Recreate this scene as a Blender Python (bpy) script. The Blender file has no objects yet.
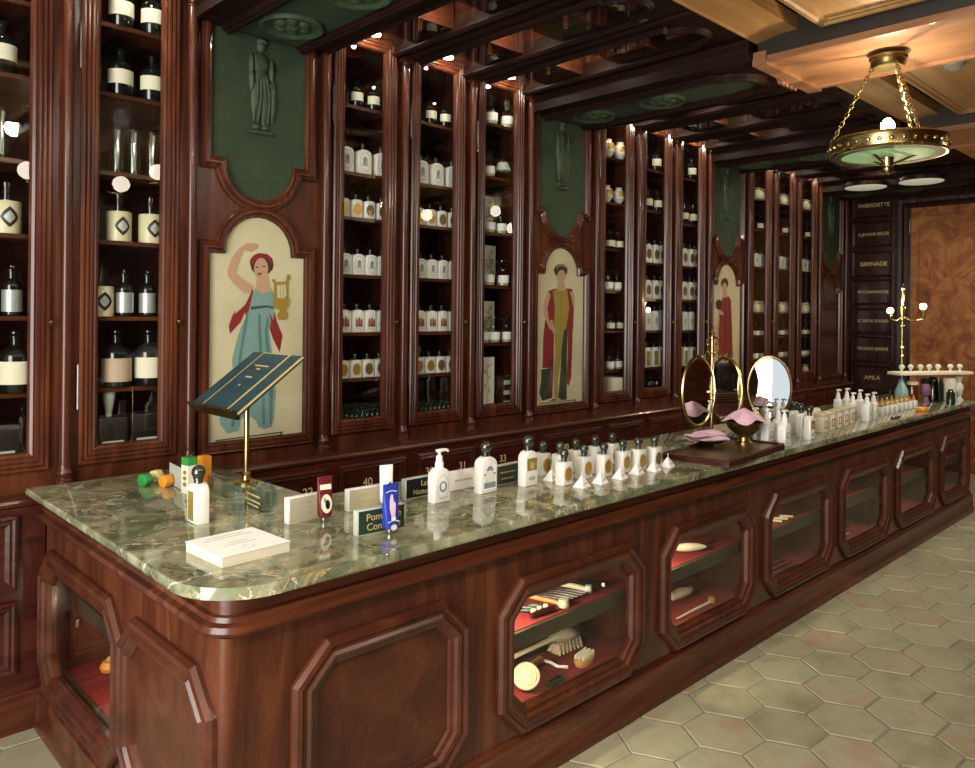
import bpy, bmesh, math, random
from mathutils import Vector, Matrix
random.seed(7)
PI = math.pi
scene = bpy.context.scene
COL = scene.collection

# ------------------------------------------------------------------ helpers
def lin(h):
    c = [int(h[i:i+2], 16)/255 for i in (0, 2, 4)]
    return tuple((x/12.92 if x <= .04045 else ((x+.055)/1.055)**2.4) for x in c) + (1,)

class MB:
    """collects shapes and links them as one mesh object"""
    def __init__(s): s.v = []; s.f = []; s.m = []; s.sm = []
    def add(s, vs, fs, m=0, sm=False):
        o = len(s.v); s.v += [tuple(p) for p in vs]
        for f in fs: s.f.append([i+o for i in f]); s.m.append(m); s.sm.append(sm)
    def box(s, x0, x1, y0, y1, z0, z1, m=0, b=0):
        if b:
            bm = bmesh.new()
            vs = [bm.verts.new(p) for p in ((x0,y0,z0),(x1,y0,z0),(x1,y1,z0),(x0,y1,z0),(x0,y0,z1),(x1,y0,z1),(x1,y1,z1),(x0,y1,z1))]
            for f in ((0,3,2,1),(4,5,6,7),(0,1,5,4),(1,2,6,5),(2,3,7,6),(3,0,4,7)): bm.faces.new([vs[i] for i in f])
            bmesh.ops.bevel(bm, geom=bm.edges[:]+bm.verts[:], offset=b, segments=2, affect='EDGES', profile=.5)
            s.bm(bm, m, True); return
        s.add([(x0,y0,z0),(x1,y0,z0),(x1,y1,z0),(x0,y1,z0),(x0,y0,z1),(x1,y0,z1),(x1,y1,z1),(x0,y1,z1)],
              [(0,3,2,1),(4,5,6,7),(0,1,5,4),(1,2,6,5),(2,3,7,6),(3,0,4,7)], m)
    def bm(s, bm, m=0, sm=False):
        bm.verts.index_update()
        s.add([v.co for v in bm.verts], [[v.index for v in f.verts] for f in bm.faces], m, sm); bm.free()
    def lathe(s, prof, c=(0,0,0), n=16, m=0, fn=None, a0=0, a1=2*PI, cap=True):
        full = abs(a1-a0-2*PI) < 1e-6; k = n if full else n+1
        vs = []
        for r, z in prof:
            for i in range(k):
                a = a0+(a1-a0)*i/n; p = (r*math.cos(a), r*math.sin(a), z)
                p = fn(*p) if fn else p
                vs.append((p[0]+c[0], p[1]+c[1], p[2]+c[2]))
        fs = []
        for j in range(len(prof)-1):
            for i in range(n):
                i2 = (i+1) % k
                fs.append((j*k+i, j*k+i2, (j+1)*k+i2, (j+1)*k+i))
        if full and cap:
            if prof[0][0] > 1e-4: fs.append(list(range(k))[::-1])
            if prof[-1][0] > 1e-4: fs.append([(len(prof)-1)*k+i for i in range(k)])
        s.add(vs, fs, m, True)
    def tube(s, pts, r, n=8, m=0):
        pts = [Vector(p) for p in pts]; R = r if isinstance(r, (list, tuple)) else [r]*len(pts)
        vs = []; u = None
        for i, p in enumerate(pts):
            t = (pts[min(i+1, len(pts)-1)]-pts[max(i-1, 0)]).normalized()
            if u is None: u = t.cross(Vector((0,0,1)) if abs(t.z) < .9 else Vector((1,0,0))).normalized()
            else: u = (u-t*t.dot(u)).normalized()
            w = t.cross(u)
            for k in range(n):
                a = 2*PI*k/n; vs.append(p+u*R[i]*math.cos(a)+w*R[i]*math.sin(a))
        fs = [(j*n+i, j*n+(i+1) % n, (j+1)*n+(i+1) % n, (j+1)*n+i) for j in range(len(pts)-1) for i in range(n)]
        fs += [list(range(n))[::-1], [(len(pts)-1)*n+i for i in range(n)]]
        s.add(vs, fs, m, True)
    def prism(s, poly, d0, d1, fn, m=0, sm=False):
        k = len(poly)
        vs = [fn(u, v, d0) for u, v in poly]+[fn(u, v, d1) for u, v in poly]
        s.add(vs, [list(range(k))[::-1], [k+i for i in range(k)]]+[(i, (i+1) % k, k+(i+1) % k, k+i) for i in range(k)], m, sm)
    def flat(s, poly, d, fn, m=0): s.add([fn(u, v, d) for u, v in poly], [list(range(len(poly)))], m)
    def sweep(s, path, prof, fn, closed=True, m=0, sm=False):
        """profile (offset to the left of the path, height) swept along a 2D path with mitred corners"""
        n = len(path); k = len(prof); vs = []
        for i, (x, y) in enumerate(path):
            def nrm(a, b):
                dx, dy = b[0]-a[0], b[1]-a[1]; l = math.hypot(dx, dy) or 1; return (-dy/l, dx/l)
            if closed or 0 < i < n-1:
                n1 = nrm(path[i-1], path[i]); n2 = nrm(path[i], path[(i+1) % n])
            elif i == 0: n1 = n2 = nrm(path[0], path[1])
            else: n1 = n2 = nrm(path[-2], path[-1])
            d = max(1+n1[0]*n2[0]+n1[1]*n2[1], .3); mx, my = (n1[0]+n2[0])/d, (n1[1]+n2[1])/d
            for o, h in prof: vs.append(fn(x+mx*o, y+my*o, h))
        fs = []
        for i in range(n if closed else n-1):
            j = (i+1) % n
            for a in range(k-1): fs.append((i*k+a, j*k+a, j*k+a+1, i*k+a+1))
        if not closed: fs += [list(range(k)), [(n-1)*k+a for a in range(k)][::-1]]
        s.add(vs, fs, m, sm)
    def build(s, name, mats, parent=None, loc=(0,0,0), recalc=True):
        me = bpy.data.meshes.new(name)
        me.from_pydata(s.v, [], s.f)
        for mt in (mats if isinstance(mats, (list, tuple)) else [mats]): me.materials.append(mt)
        me.polygons.foreach_set('material_index', s.m); me.polygons.foreach_set('use_smooth', s.sm)
        if recalc:
            bm = bmesh.new(); bm.from_mesh(me); bmesh.ops.recalc_face_normals(bm, faces=bm.faces[:]); bm.to_mesh(me); bm.free()
        if any(s.sm): me.set_sharp_from_angle(angle=.75)
        o = bpy.data.objects.new(name, me); COL.objects.link(o)
        o.location = loc
        if parent: o.parent = parent
        return o

def thing(name, label, cat, loc=(0,0,0), rz=0, group=None):
    o = bpy.data.objects.new(name, None); COL.objects.link(o)
    o.empty_display_size = .05; o.location = loc; o.rotation_euler = (0,0,rz)
    return tag(o, label, cat, group)
def tag(o, label=None, cat=None, group=None, kind=None):
    if label: o['label'] = label
    if cat: o['category'] = cat
    if group: o['group'] = group
    if kind: o['kind'] = kind
    return o
def struct(o, label=None): o['kind'] = 'structure'; o['label'] = label or o.name.split('.')[0].replace('_', ' '); return o
def dup(root, loc, rz=None, sc=None):
    r = root.copy(); COL.objects.link(r); r.location = loc
    if rz is not None: r.rotation_euler = (0,0,rz)
    if sc: r.scale = sc
    for ch in list(root.children):
        c = ch.copy(); COL.objects.link(c); c.parent = r
        for g in list(ch.children):
            d = g.copy(); COL.objects.link(d); d.parent = c
    return r
PROTO = {}
def spawn(kind, loc, label, cat, group, rz=0, sc=None):
    """first call builds the thing, later calls copy it with its parts"""
    if kind not in PROTO:
        r = thing(kind, label, cat, loc, rz, group); BUILD[kind](r); PROTO[kind] = r
    else: r = dup(PROTO[kind], loc, rz)
    r.rotation_euler = (0,0,rz); r.scale = sc or (1,1,1)
    for k in ('label', 'category', 'group'):
        if k in r: del r[k]
    return tag(r, label, cat, group)
def text(name, body, size, mat, parent, mtx, ext=.0008, align='CENTER'):
    cu = bpy.data.curves.new(name, 'FONT'); cu.body = body; cu.size = size; cu.align_x = align; cu.align_y = 'CENTER'; cu.extrude = ext
    t = bpy.data.objects.new(name+'_curve', cu); COL.objects.link(t)
    bpy.context.view_layer.update()
    me = bpy.data.meshes.new_from_object(t.evaluated_get(bpy.context.evaluated_depsgraph_get()))
    bpy.data.objects.remove(t); bpy.data.curves.remove(cu)
    me.materials.clear(); me.materials.append(mat)
    o = bpy.data.objects.new(name, me); COL.objects.link(o)
    if parent: o.parent = parent
    o.matrix_local = mtx
    return o
def facing_y(x, y, z): return Matrix.Translation((x, y, z)) @ Matrix.Rotation(PI/2, 4, 'X')              # reads from -Y
def facing_x(x, y, z): return Matrix.Translation((x, y, z)) @ Matrix.Rotation(-PI/2, 4, 'Z') @ Matrix.Rotation(PI/2, 4, 'X')  # reads from -X
XZ = lambda y0: (lambda u, v, d: (u, y0-d, v))        # plane facing -Y
YZ = lambda x0: (lambda u, v, d: (x0-d, u, v))        # plane facing -X
XYd = lambda z0: (lambda u, v, d: (u, v, z0-d))       # plane facing down
XYu = lambda z0: (lambda u, v, d: (u, v, z0+d))       # plane facing up
def rect(x0, x1, z0, z1): return [(x0,z0),(x1,z0),(x1,z1),(x0,z1)]
def octa(x0, x1, z0, z1, c): return [(x0+c,z0),(x1-c,z0),(x1,z0+c),(x1,z1-c),(x1-c,z1),(x0+c,z1),(x0,z1-c),(x0,z0+c)]
def arch(x0, x1, z0, zs, ear, up=1, n=14):
    """shouldered arch, counter-clockwise when up=1; zs is the springing line"""
    c = (x0+x1)/2; r = (x1-x0)/2-ear
    pts = [(x0,z0),(x1,z0),(x1,zs)] + [(c+r*math.cos(PI*i/n), zs+up*r*math.sin(PI*i/n)) for i in range(n+1)] + [(x0,zs)]
    return pts
def ellipse(cx, cy, rx, ry, n=24): return [(cx+rx*math.cos(2*PI*i/n), cy+ry*math.sin(2*PI*i/n)) for i in range(n)]

# ------------------------------------------------------------------ materials
def mat(name, col=(.5,.5,.5,1), rough=.5, metal=0, coat=0, spec=.5, emit=None, es=0):
    m = bpy.data.materials.new(name); m.use_nodes = True
    b = m.node_tree.nodes['Principled BSDF']
    b.inputs['Base Color'].default_value = col; b.inputs['Roughness'].default_value = rough
    b.inputs['Metallic'].default_value = metal; b.inputs['Coat Weight'].default_value = coat
    b.inputs['Specular IOR Level'].default_value = spec
    if emit: b.inputs['Emission Color'].default_value = emit; b.inputs['Emission Strength'].default_value = es
    return m
def nodes(m): return m.node_tree.nodes, m.node_tree.links, m.node_tree.nodes['Principled BSDF']
def ramp(N, stops):
    r = N.new('ShaderNodeValToRGB'); e = r.color_ramp.elements
    e[0].position, e[0].color = stops[0]; e[1].position, e[1].color = stops[-1]
    for p, c in stops[1:-1]:
        x = e.new(p); x.color = c
    return r
def wood(name, c0, c1, c2, scale, rough=.27, coat=.1, dist=1.2, spec=.4):
    m = mat(name, c1, rough, coat=coat, spec=spec); N, L, B = nodes(m)
    tc = N.new('ShaderNodeTexCoord'); mp = N.new('ShaderNodeMapping'); mp.inputs['Scale'].default_value = scale
    n1 = N.new('ShaderNodeTexNoise'); n1.inputs['Scale'].default_value = 1.0; n1.inputs['Detail'].default_value = 7; n1.inputs['Roughness'].default_value = .62; n1.inputs['Distortion'].default_value = dist
    r = ramp(N, [(.28, c0), (.5, c1), (.74, c2)])
    L.new(tc.outputs['Object'], mp.inputs['Vector']); L.new(mp.outputs['Vector'], n1.inputs['Vector'])
    L.new(n1.outputs['Fac'], r.inputs['Fac']); L.new(r.outputs['Color'], B.inputs['Base Color'])
    n2 = N.new('ShaderNodeTexNoise'); n2.inputs['Scale'].default_value = 3; L.new(mp.outputs['Vector'], n2.inputs['Vector'])
    bp = N.new('ShaderNodeBump'); bp.inputs['Strength'].default_value = .06; bp.inputs['Distance'].default_value = .01
    L.new(n2.outputs['Fac'], bp.inputs['Height']); L.new(bp.outputs['Normal'], B.inputs['Normal'])
    return m
W0, W1, W2 = lin('2e150c'), lin('4a2415'), lin('673a22')
M = {}
M['wood_v'] = wood('mahogany_upright', W0, W1, W2, (9, 9, 1.1))
M['wood_h'] = wood('mahogany_lengthwise', W0, W1, W2, (1.1, 9, 9))
M['wood_frame'] = wood('mahogany_moulding', lin('35190f'), lin('472315'), lin('5a311e'), (5, 5, 5))
M['wood_y'] = wood('mahogany_crosswise', W0, W1, W2, (14, 1.3, 14))
M['wood_red'] = wood('red_mahogany', lin('2c120d'), lin('401b13'), lin('54281c'), (2, 14, 14))
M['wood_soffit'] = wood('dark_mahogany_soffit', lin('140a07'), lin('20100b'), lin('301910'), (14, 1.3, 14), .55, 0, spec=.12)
M['wood_beam_side'] = mat('near_black_wood', lin('241c12'), .5)  # near-black brown for the beam sides, darker than the tan underside
M['wood_dark'] = wood('dark_stained_wood', lin('20100c'), lin('321a13'), lin('44261b'), (10, 10, 1.5))
M['honey'] = wood('honey_wood', lin('8a5a30'), lin('a8743e'), lin('c09056'), (6, 1.0, 6), .4, .1)
M['honey_x'] = wood('honey_wood_lengthwise', lin('94683a'), lin('b08450'), lin('c49c66'), (.9, 5, 5), .4, .1)
M['tan_beam'] = wood('warm_beam_wood', lin('7a5236'), lin('946848'), lin('aa8060'), (8, .9, 8), .4, .1)
def burl():
    m = mat('burl_veneer', rough=.45, coat=.05, spec=.3); N, L, B = nodes(m)
    tc = N.new('ShaderNodeTexCoord'); n0 = N.new('ShaderNodeTexNoise'); n0.inputs['Scale'].default_value = 1.6; n0.inputs['Detail'].default_value = 3
    va = N.new('ShaderNodeVectorMath'); va.operation = 'MULTIPLY_ADD'; va.inputs[1].default_value = (1.1,1.1,1.1)
    n1 = N.new('ShaderNodeTexNoise'); n1.inputs['Scale'].default_value = 3.2; n1.inputs['Detail'].default_value = 9; n1.inputs['Distortion'].default_value = 2.2
    r = ramp(N, [(.25, lin('6a3818')), (.46, lin('985c2e')), (.58, lin('ac6e3a')), (.75, lin('c08248'))])
    L.new(tc.outputs['Object'], n0.inputs['Vector']); L.new(n0.outputs['Color'], va.inputs[0]); L.new(tc.outputs['Object'], va.inputs[2])
    L.new(va.outputs[0], n1.inputs['Vector']); L.new(n1.outputs['Fac'], r.inputs['Fac']); L.new(r.outputs['Color'], B.inputs['Base Color'])
    return m
M['burl'] = burl()
def marble():
    m = mat('green_marble', rough=.07, coat=.3, spec=.6); N, L, B = nodes(m)
    tc = N.new('ShaderNodeTexCoord'); P = tc.outputs['Object']
    def noise(sc, det=8, dist=0, ro=.6):
        n = N.new('ShaderNodeTexNoise'); n.inputs['Scale'].default_value = sc; n.inputs['Detail'].default_value = det
        n.inputs['Distortion'].default_value = dist; n.inputs['Roughness'].default_value = ro; L.new(P, n.inputs['Vector']); return n
    base = ramp(N, [(.3, lin('464a35')), (.44, lin('6a6e54')), (.56, lin('86886c')), (.72, lin('a9a88c'))])
    L.new(noise(6.5, 10, .8).outputs['Fac'], base.inputs['Fac'])
    def vein(sc, dist, c, w):
        n = noise(sc, 6, dist, .55); s = N.new('ShaderNodeMath'); s.operation = 'SUBTRACT'; s.inputs[1].default_value = c
        a = N.new('ShaderNodeMath'); a.operation = 'ABSOLUTE'; L.new(n.outputs['Fac'], s.inputs[0]); L.new(s.outputs[0], a.inputs[0])
        q = N.new('ShaderNodeMapRange'); q.inputs['From Min'].default_value = 0; q.inputs['From Max'].default_value = w
        q.inputs['To Min'].default_value = 1; q.inputs['To Max'].default_value = 0; L.new(a.outputs[0], q.inputs['Value'])
        g = noise(sc*.7+1.3, 2); gr = N.new('ShaderNodeMapRange'); gr.inputs['From Min'].default_value = .46; gr.inputs['From Max'].default_value = .6
        L.new(g.outputs['Fac'], gr.inputs['Value'])
        mu = N.new('ShaderNodeMath'); mu.operation = 'MULTIPLY'; L.new(q.outputs[0], mu.inputs[0]); L.new(gr.outputs[0], mu.inputs[1]); return mu.outputs[0]
    cur = base.outputs['Color']
    for args, col in (((5.0, 1.6, .5, .016), lin('2c3026')), ((8.5, 1.2, .42, .012), lin('454a3c')), ((3.4, 2.2, .56, .015), lin('b99a58')), ((3.8, 1.8, .47, .014), lin('d9cfae')), ((6.2, 1.4, .6, .012), lin('e0d8bc'))):
        mx = N.new('ShaderNodeMix'); mx.data_type = 'RGBA'; L.new(vein(*args), mx.inputs['Factor']); L.new(cur, mx.inputs['A']); mx.inputs['B'].default_value = col; cur = mx.outputs['Result']
    L.new(cur, B.inputs['Base Color'])
    return m
M['marble'] = marble()
def noisy(name, c0, c1, sc, rough, bump=.0, **k):
    m = mat(name, c0, rough, **k); N, L, B = nodes(m)
    tc = N.new('ShaderNodeTexCoord'); n = N.new('ShaderNodeTexNoise'); n.inputs['Scale'].default_value = sc; n.inputs['Detail'].default_value = 6
    r = ramp(N, [(.35, c0), (.65, c1)]); L.new(tc.outputs['Object'], n.inputs['Vector']); L.new(n.outputs['Fac'], r.inputs['Fac']); L.new(r.outputs['Color'], B.inputs['Base Color'])
    if bump:
        bp = N.new('ShaderNodeBump'); bp.inputs['Strength'].default_value = bump; bp.inputs['Distance'].default_value = .005
        L.new(n.outputs['Fac'], bp.inputs['Height']); L.new(bp.outputs['Normal'], B.inputs['Normal'])
    return m
def tiles():
    m = mat('terracotta_tile', rough=.45); N, L, B = nodes(m)
    at = N.new('ShaderNodeAttribute'); at.attribute_name = 'tile'; tc = N.new('ShaderNodeTexCoord')
    n = N.new('ShaderNodeTexNoise'); n.inputs['Scale'].default_value = 7; n.inputs['Detail'].default_value = 7; L.new(tc.outputs['Object'], n.inputs['Vector'])
    ad = N.new('ShaderNodeMath'); ad.operation = 'MULTIPLY_ADD'; ad.inputs[1].default_value = .26; L.new(at.outputs['Fac'], ad.inputs[0])
    ml = N.new('ShaderNodeMath'); ml.operation = 'MULTIPLY'; ml.inputs[1].default_value = .8; L.new(n.outputs['Fac'], ml.inputs[0]); L.new(ml.outputs[0], ad.inputs[2])
    r = ramp(N, [(.22, lin('807860')), (.4, lin('949074')), (.56, lin('a29f84')), (.7, lin('a29074')), (.86, lin('9e8268'))])
    L.new(ad.outputs[0], r.inputs['Fac']); L.new(r.outputs['Color'], B.inputs['Base Color'])
    bp = N.new('ShaderNodeBump'); bp.inputs['Strength'].default_value = .15; bp.inputs['Distance'].default_value = .01; L.new(n.outputs['Fac'], bp.inputs['Height']); L.new(bp.outputs['Normal'], B.inputs['Normal'])
    return m
M['tile'] = tiles(); M['grout'] = noisy('grey_grout', lin('747868'), lin('868874'), 30, .8)
def glass(name, tint=(1,1,1,1), refl=1.0, rough=0.0):
    m = bpy.data.materials.new(name); m.use_nodes = True; N = m.node_tree.nodes; L = m.node_tree.links; N.remove(N['Principled BSDF'])
    t = N.new('ShaderNodeBsdfTransparent'); t.inputs['Color'].default_value = tint
    g = N.new('ShaderNodeBsdfGlossy'); g.inputs['Roughness'].default_value = rough
    lw = N.new('ShaderNodeLayerWeight'); lw.inputs['Blend'].default_value = .5      # Schlick reflectance from the facing angle
    pw = N.new('ShaderNodeMath'); pw.operation = 'POWER'; pw.inputs[1].default_value = 5; L.new(lw.outputs['Facing'], pw.inputs[0])
    mu = N.new('ShaderNodeMath'); mu.operation = 'MULTIPLY_ADD'; mu.use_clamp = True; mu.inputs[1].default_value = .95; mu.inputs[2].default_value = .045*refl; L.new(pw.outputs[0], mu.inputs[0])
    mx = N.new('ShaderNodeMixShader'); L.new(mu.outputs[0], mx.inputs[0]); L.new(t.outputs[0], mx.inputs[1]); L.new(g.outputs[0], mx.inputs[2]); L.new(mx.outputs[0], N['Material Output'].inputs['Surface'])
    return m
M['pane'] = glass('window_glass', (.93,.95,.93,1), 1.6); M['clear'] = glass('clear_bottle_glass', (.86,.9,.87,1), 1.8, .02); M['acrylic'] = glass('acrylic', (.85,.88,.84,1), 1.5, .03)
M['tealglass'] = glass('teal_glass', (.12,.3,.3,1), 1.8, .02); M['amber'] = glass('amber_glass', (.75,.5,.22,1), 1.8, .02)
def translucent():
    m = mat('green_opal_glass', lin('9fb89a'), .35); N, L, B = nodes(m)
    t = N.new('ShaderNodeBsdfTranslucent'); t.inputs['Color'].default_value = lin('5f8468'); x = N.new('ShaderNodeMixShader'); x.inputs[0].default_value = .22
    L.new(B.outputs[0], x.inputs[1]); L.new(t.outputs[0], x.inputs[2]); L.new(x.outputs[0], N['Material Output'].inputs['Surface']); return m
M['mirror'] = mat('mirror_silver', (.9,.9,.88,1), .01, 1)
M['brass'] = noisy('brass', lin('a8945e'), lin('bcaa74'), 18, .24, metal=1); M['brass_old'] = noisy('aged_brass', lin('6c6038'), lin('8f8050'), 14, .34, metal=1)
M['steel'] = mat('polished_steel', lin('b8b4ac'), .25, 1)
M['green'] = noisy('dark_green_plaster', lin('24331f'), lin('2f4028'), 5, .75, .25); M['green_hi'] = noisy('green_relief', lin('2a3824'), lin('3a4a31'), 20, .65, .2)
M['canvas'] = noisy('cream_canvas', lin('c9bd98'), lin('d6cba8'), 4, .55)
for n, h in dict(red='861f23', red2='5e1a1c', teal='7c9c96', teal2='557a78', tealdark='2a4f4d', skin='c39a7c', hair='3e2c1c', dark='241c18', lip='a23a34', gold='9c7f30', green='2c3a26', yellow='a08a3a').items(): M['p_'+n] = mat('paint_'+n, lin(h), .6)
M['porcelain'] = mat('white_porcelain', lin('e6e4da'), .22, coat=.3); M['white'] = mat('white_plastic', lin('ecebe4'), .35); M['signface'] = mat('stone_cream_card', lin('b3ac90'), .6); M['paper'] = mat('cream_paper', lin('ddd6bd'), .7); M['sheet'] = mat('white_paper', lin('f0efe9'), .75)
M['beige'] = mat('beige_label', lin('b79f84'), .7); M['creamjar'] = mat('cream_ceramic', lin('cfc6a2'), .35); M['pinkedge'] = mat('pink_border', lin('b08a86'), .7)
M['darkglass'] = mat('dark_bottle_glass', lin('0e1412'), .08, coat=.4); M['smoke'] = mat('smoked_metal', lin('5a5f56'), .16, .8); M['greenglass'] = mat('bottle_green_glass', lin('16281f'), .1, coat=.4); M['black'] = mat('black_lacquer', lin('14120f'), .35); M['blacksign'] = mat('black_sign', lin('10151a'), .35)
M['silverlabel'] = mat('silver_label', lin('b9c0b8'), .35, .6); M['greysign'] = mat('pale_grey_sign', lin('b6bcae'), .4)
M['emb_blue'] = mat('blue_grey_print', lin('7d8c96'), .5); M['emb_red'] = mat('red_brown_print', lin('8a4a34'), .5); M['emb_gold'] = mat('gold_foil', lin('b98f3a'), .35, .5); M['emb_brown'] = mat('brown_print', lin('6b5534'), .5); M['emb_green'] = mat('olive_print', lin('7c7a3a'), .5)
M['print'] = mat('grey_print', lin('a7a597'), .7); M['gilt'] = mat('gilt_lettering', lin('d8c890'), .45, .15); M['goldtext'] = mat('gold_ink', lin('b9a567'), .5)
M['felt'] = noisy('red_felt', lin('74191a'), lin('8a211d'), 60, .95, .1); M['rail'] = noisy('olive_shelf_edge', lin('3c3626'), lin('4a4432'), 9, .35)
M['leather'] = noisy('blue_green_leather', lin('1e3840'), lin('2a474e'), 30, .45, .1); M['bone'] = mat('ivory_horn', lin('efe8cc'), .4); M['lightwood'] = mat('pale_beech', lin('c79a58'), .5); M['bristle'] = noisy('bristles', lin('d6c49a'), lin('efe6c8'), 200, .9, .4); M['khaki'] = mat('khaki_blotter', lin('7d7650'), .7)
M['soapgreen'] = mat('green_soap', lin('2f8a3c'), .45); M['soapcream'] = mat('cream_soap', lin('ddcf92'), .45); M['soaporange'] = mat('orange_soap', lin('e0912a'), .45)
M['burgundy'] = mat('burgundy_tube', lin('5e1a1c'), .4); M['blue'] = mat('ultramarine_tube', lin('2338a0'), .4); M['pink'] = noisy('pink_cloth', lin('d6a8bc'), lin('e6c0d0'), 25, .9, .2); M['greensign'] = mat('green_sign', lin('27382a'), .4)
M['teal_l'] = mat('pale_teal', lin('8fb6b4'), .3); M['violet'] = mat('violet_packet', lin('7a5268'), .5); M['olive_metal'] = mat('olive_patina', lin('57523a'), .4, .3); M['frost'] = mat('frosted_bowl', lin('b9c8a8'), .4); M['opal'] = translucent(); M['disc'] = mat('opal_disc', lin('cfd0bb'), .5, emit=lin('e8e6cc'), es=.35)
M['globe'] = mat('opal_globe', lin('fff6e6'), .4, emit=lin('fff0d8'), es=14); M['bulb'] = mat('bulb_glow', lin('fff2d6'), .4, emit=lin('ffe0a8'), es=90); M['spot'] = mat('spot_lens', lin('fff6e0'), .4, emit=lin('fff0cc'), es=12)
M['cream_wall'] = noisy('cream_wall_paint', lin('b8b49c'), lin('c6c2aa'), 3, .8)
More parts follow.
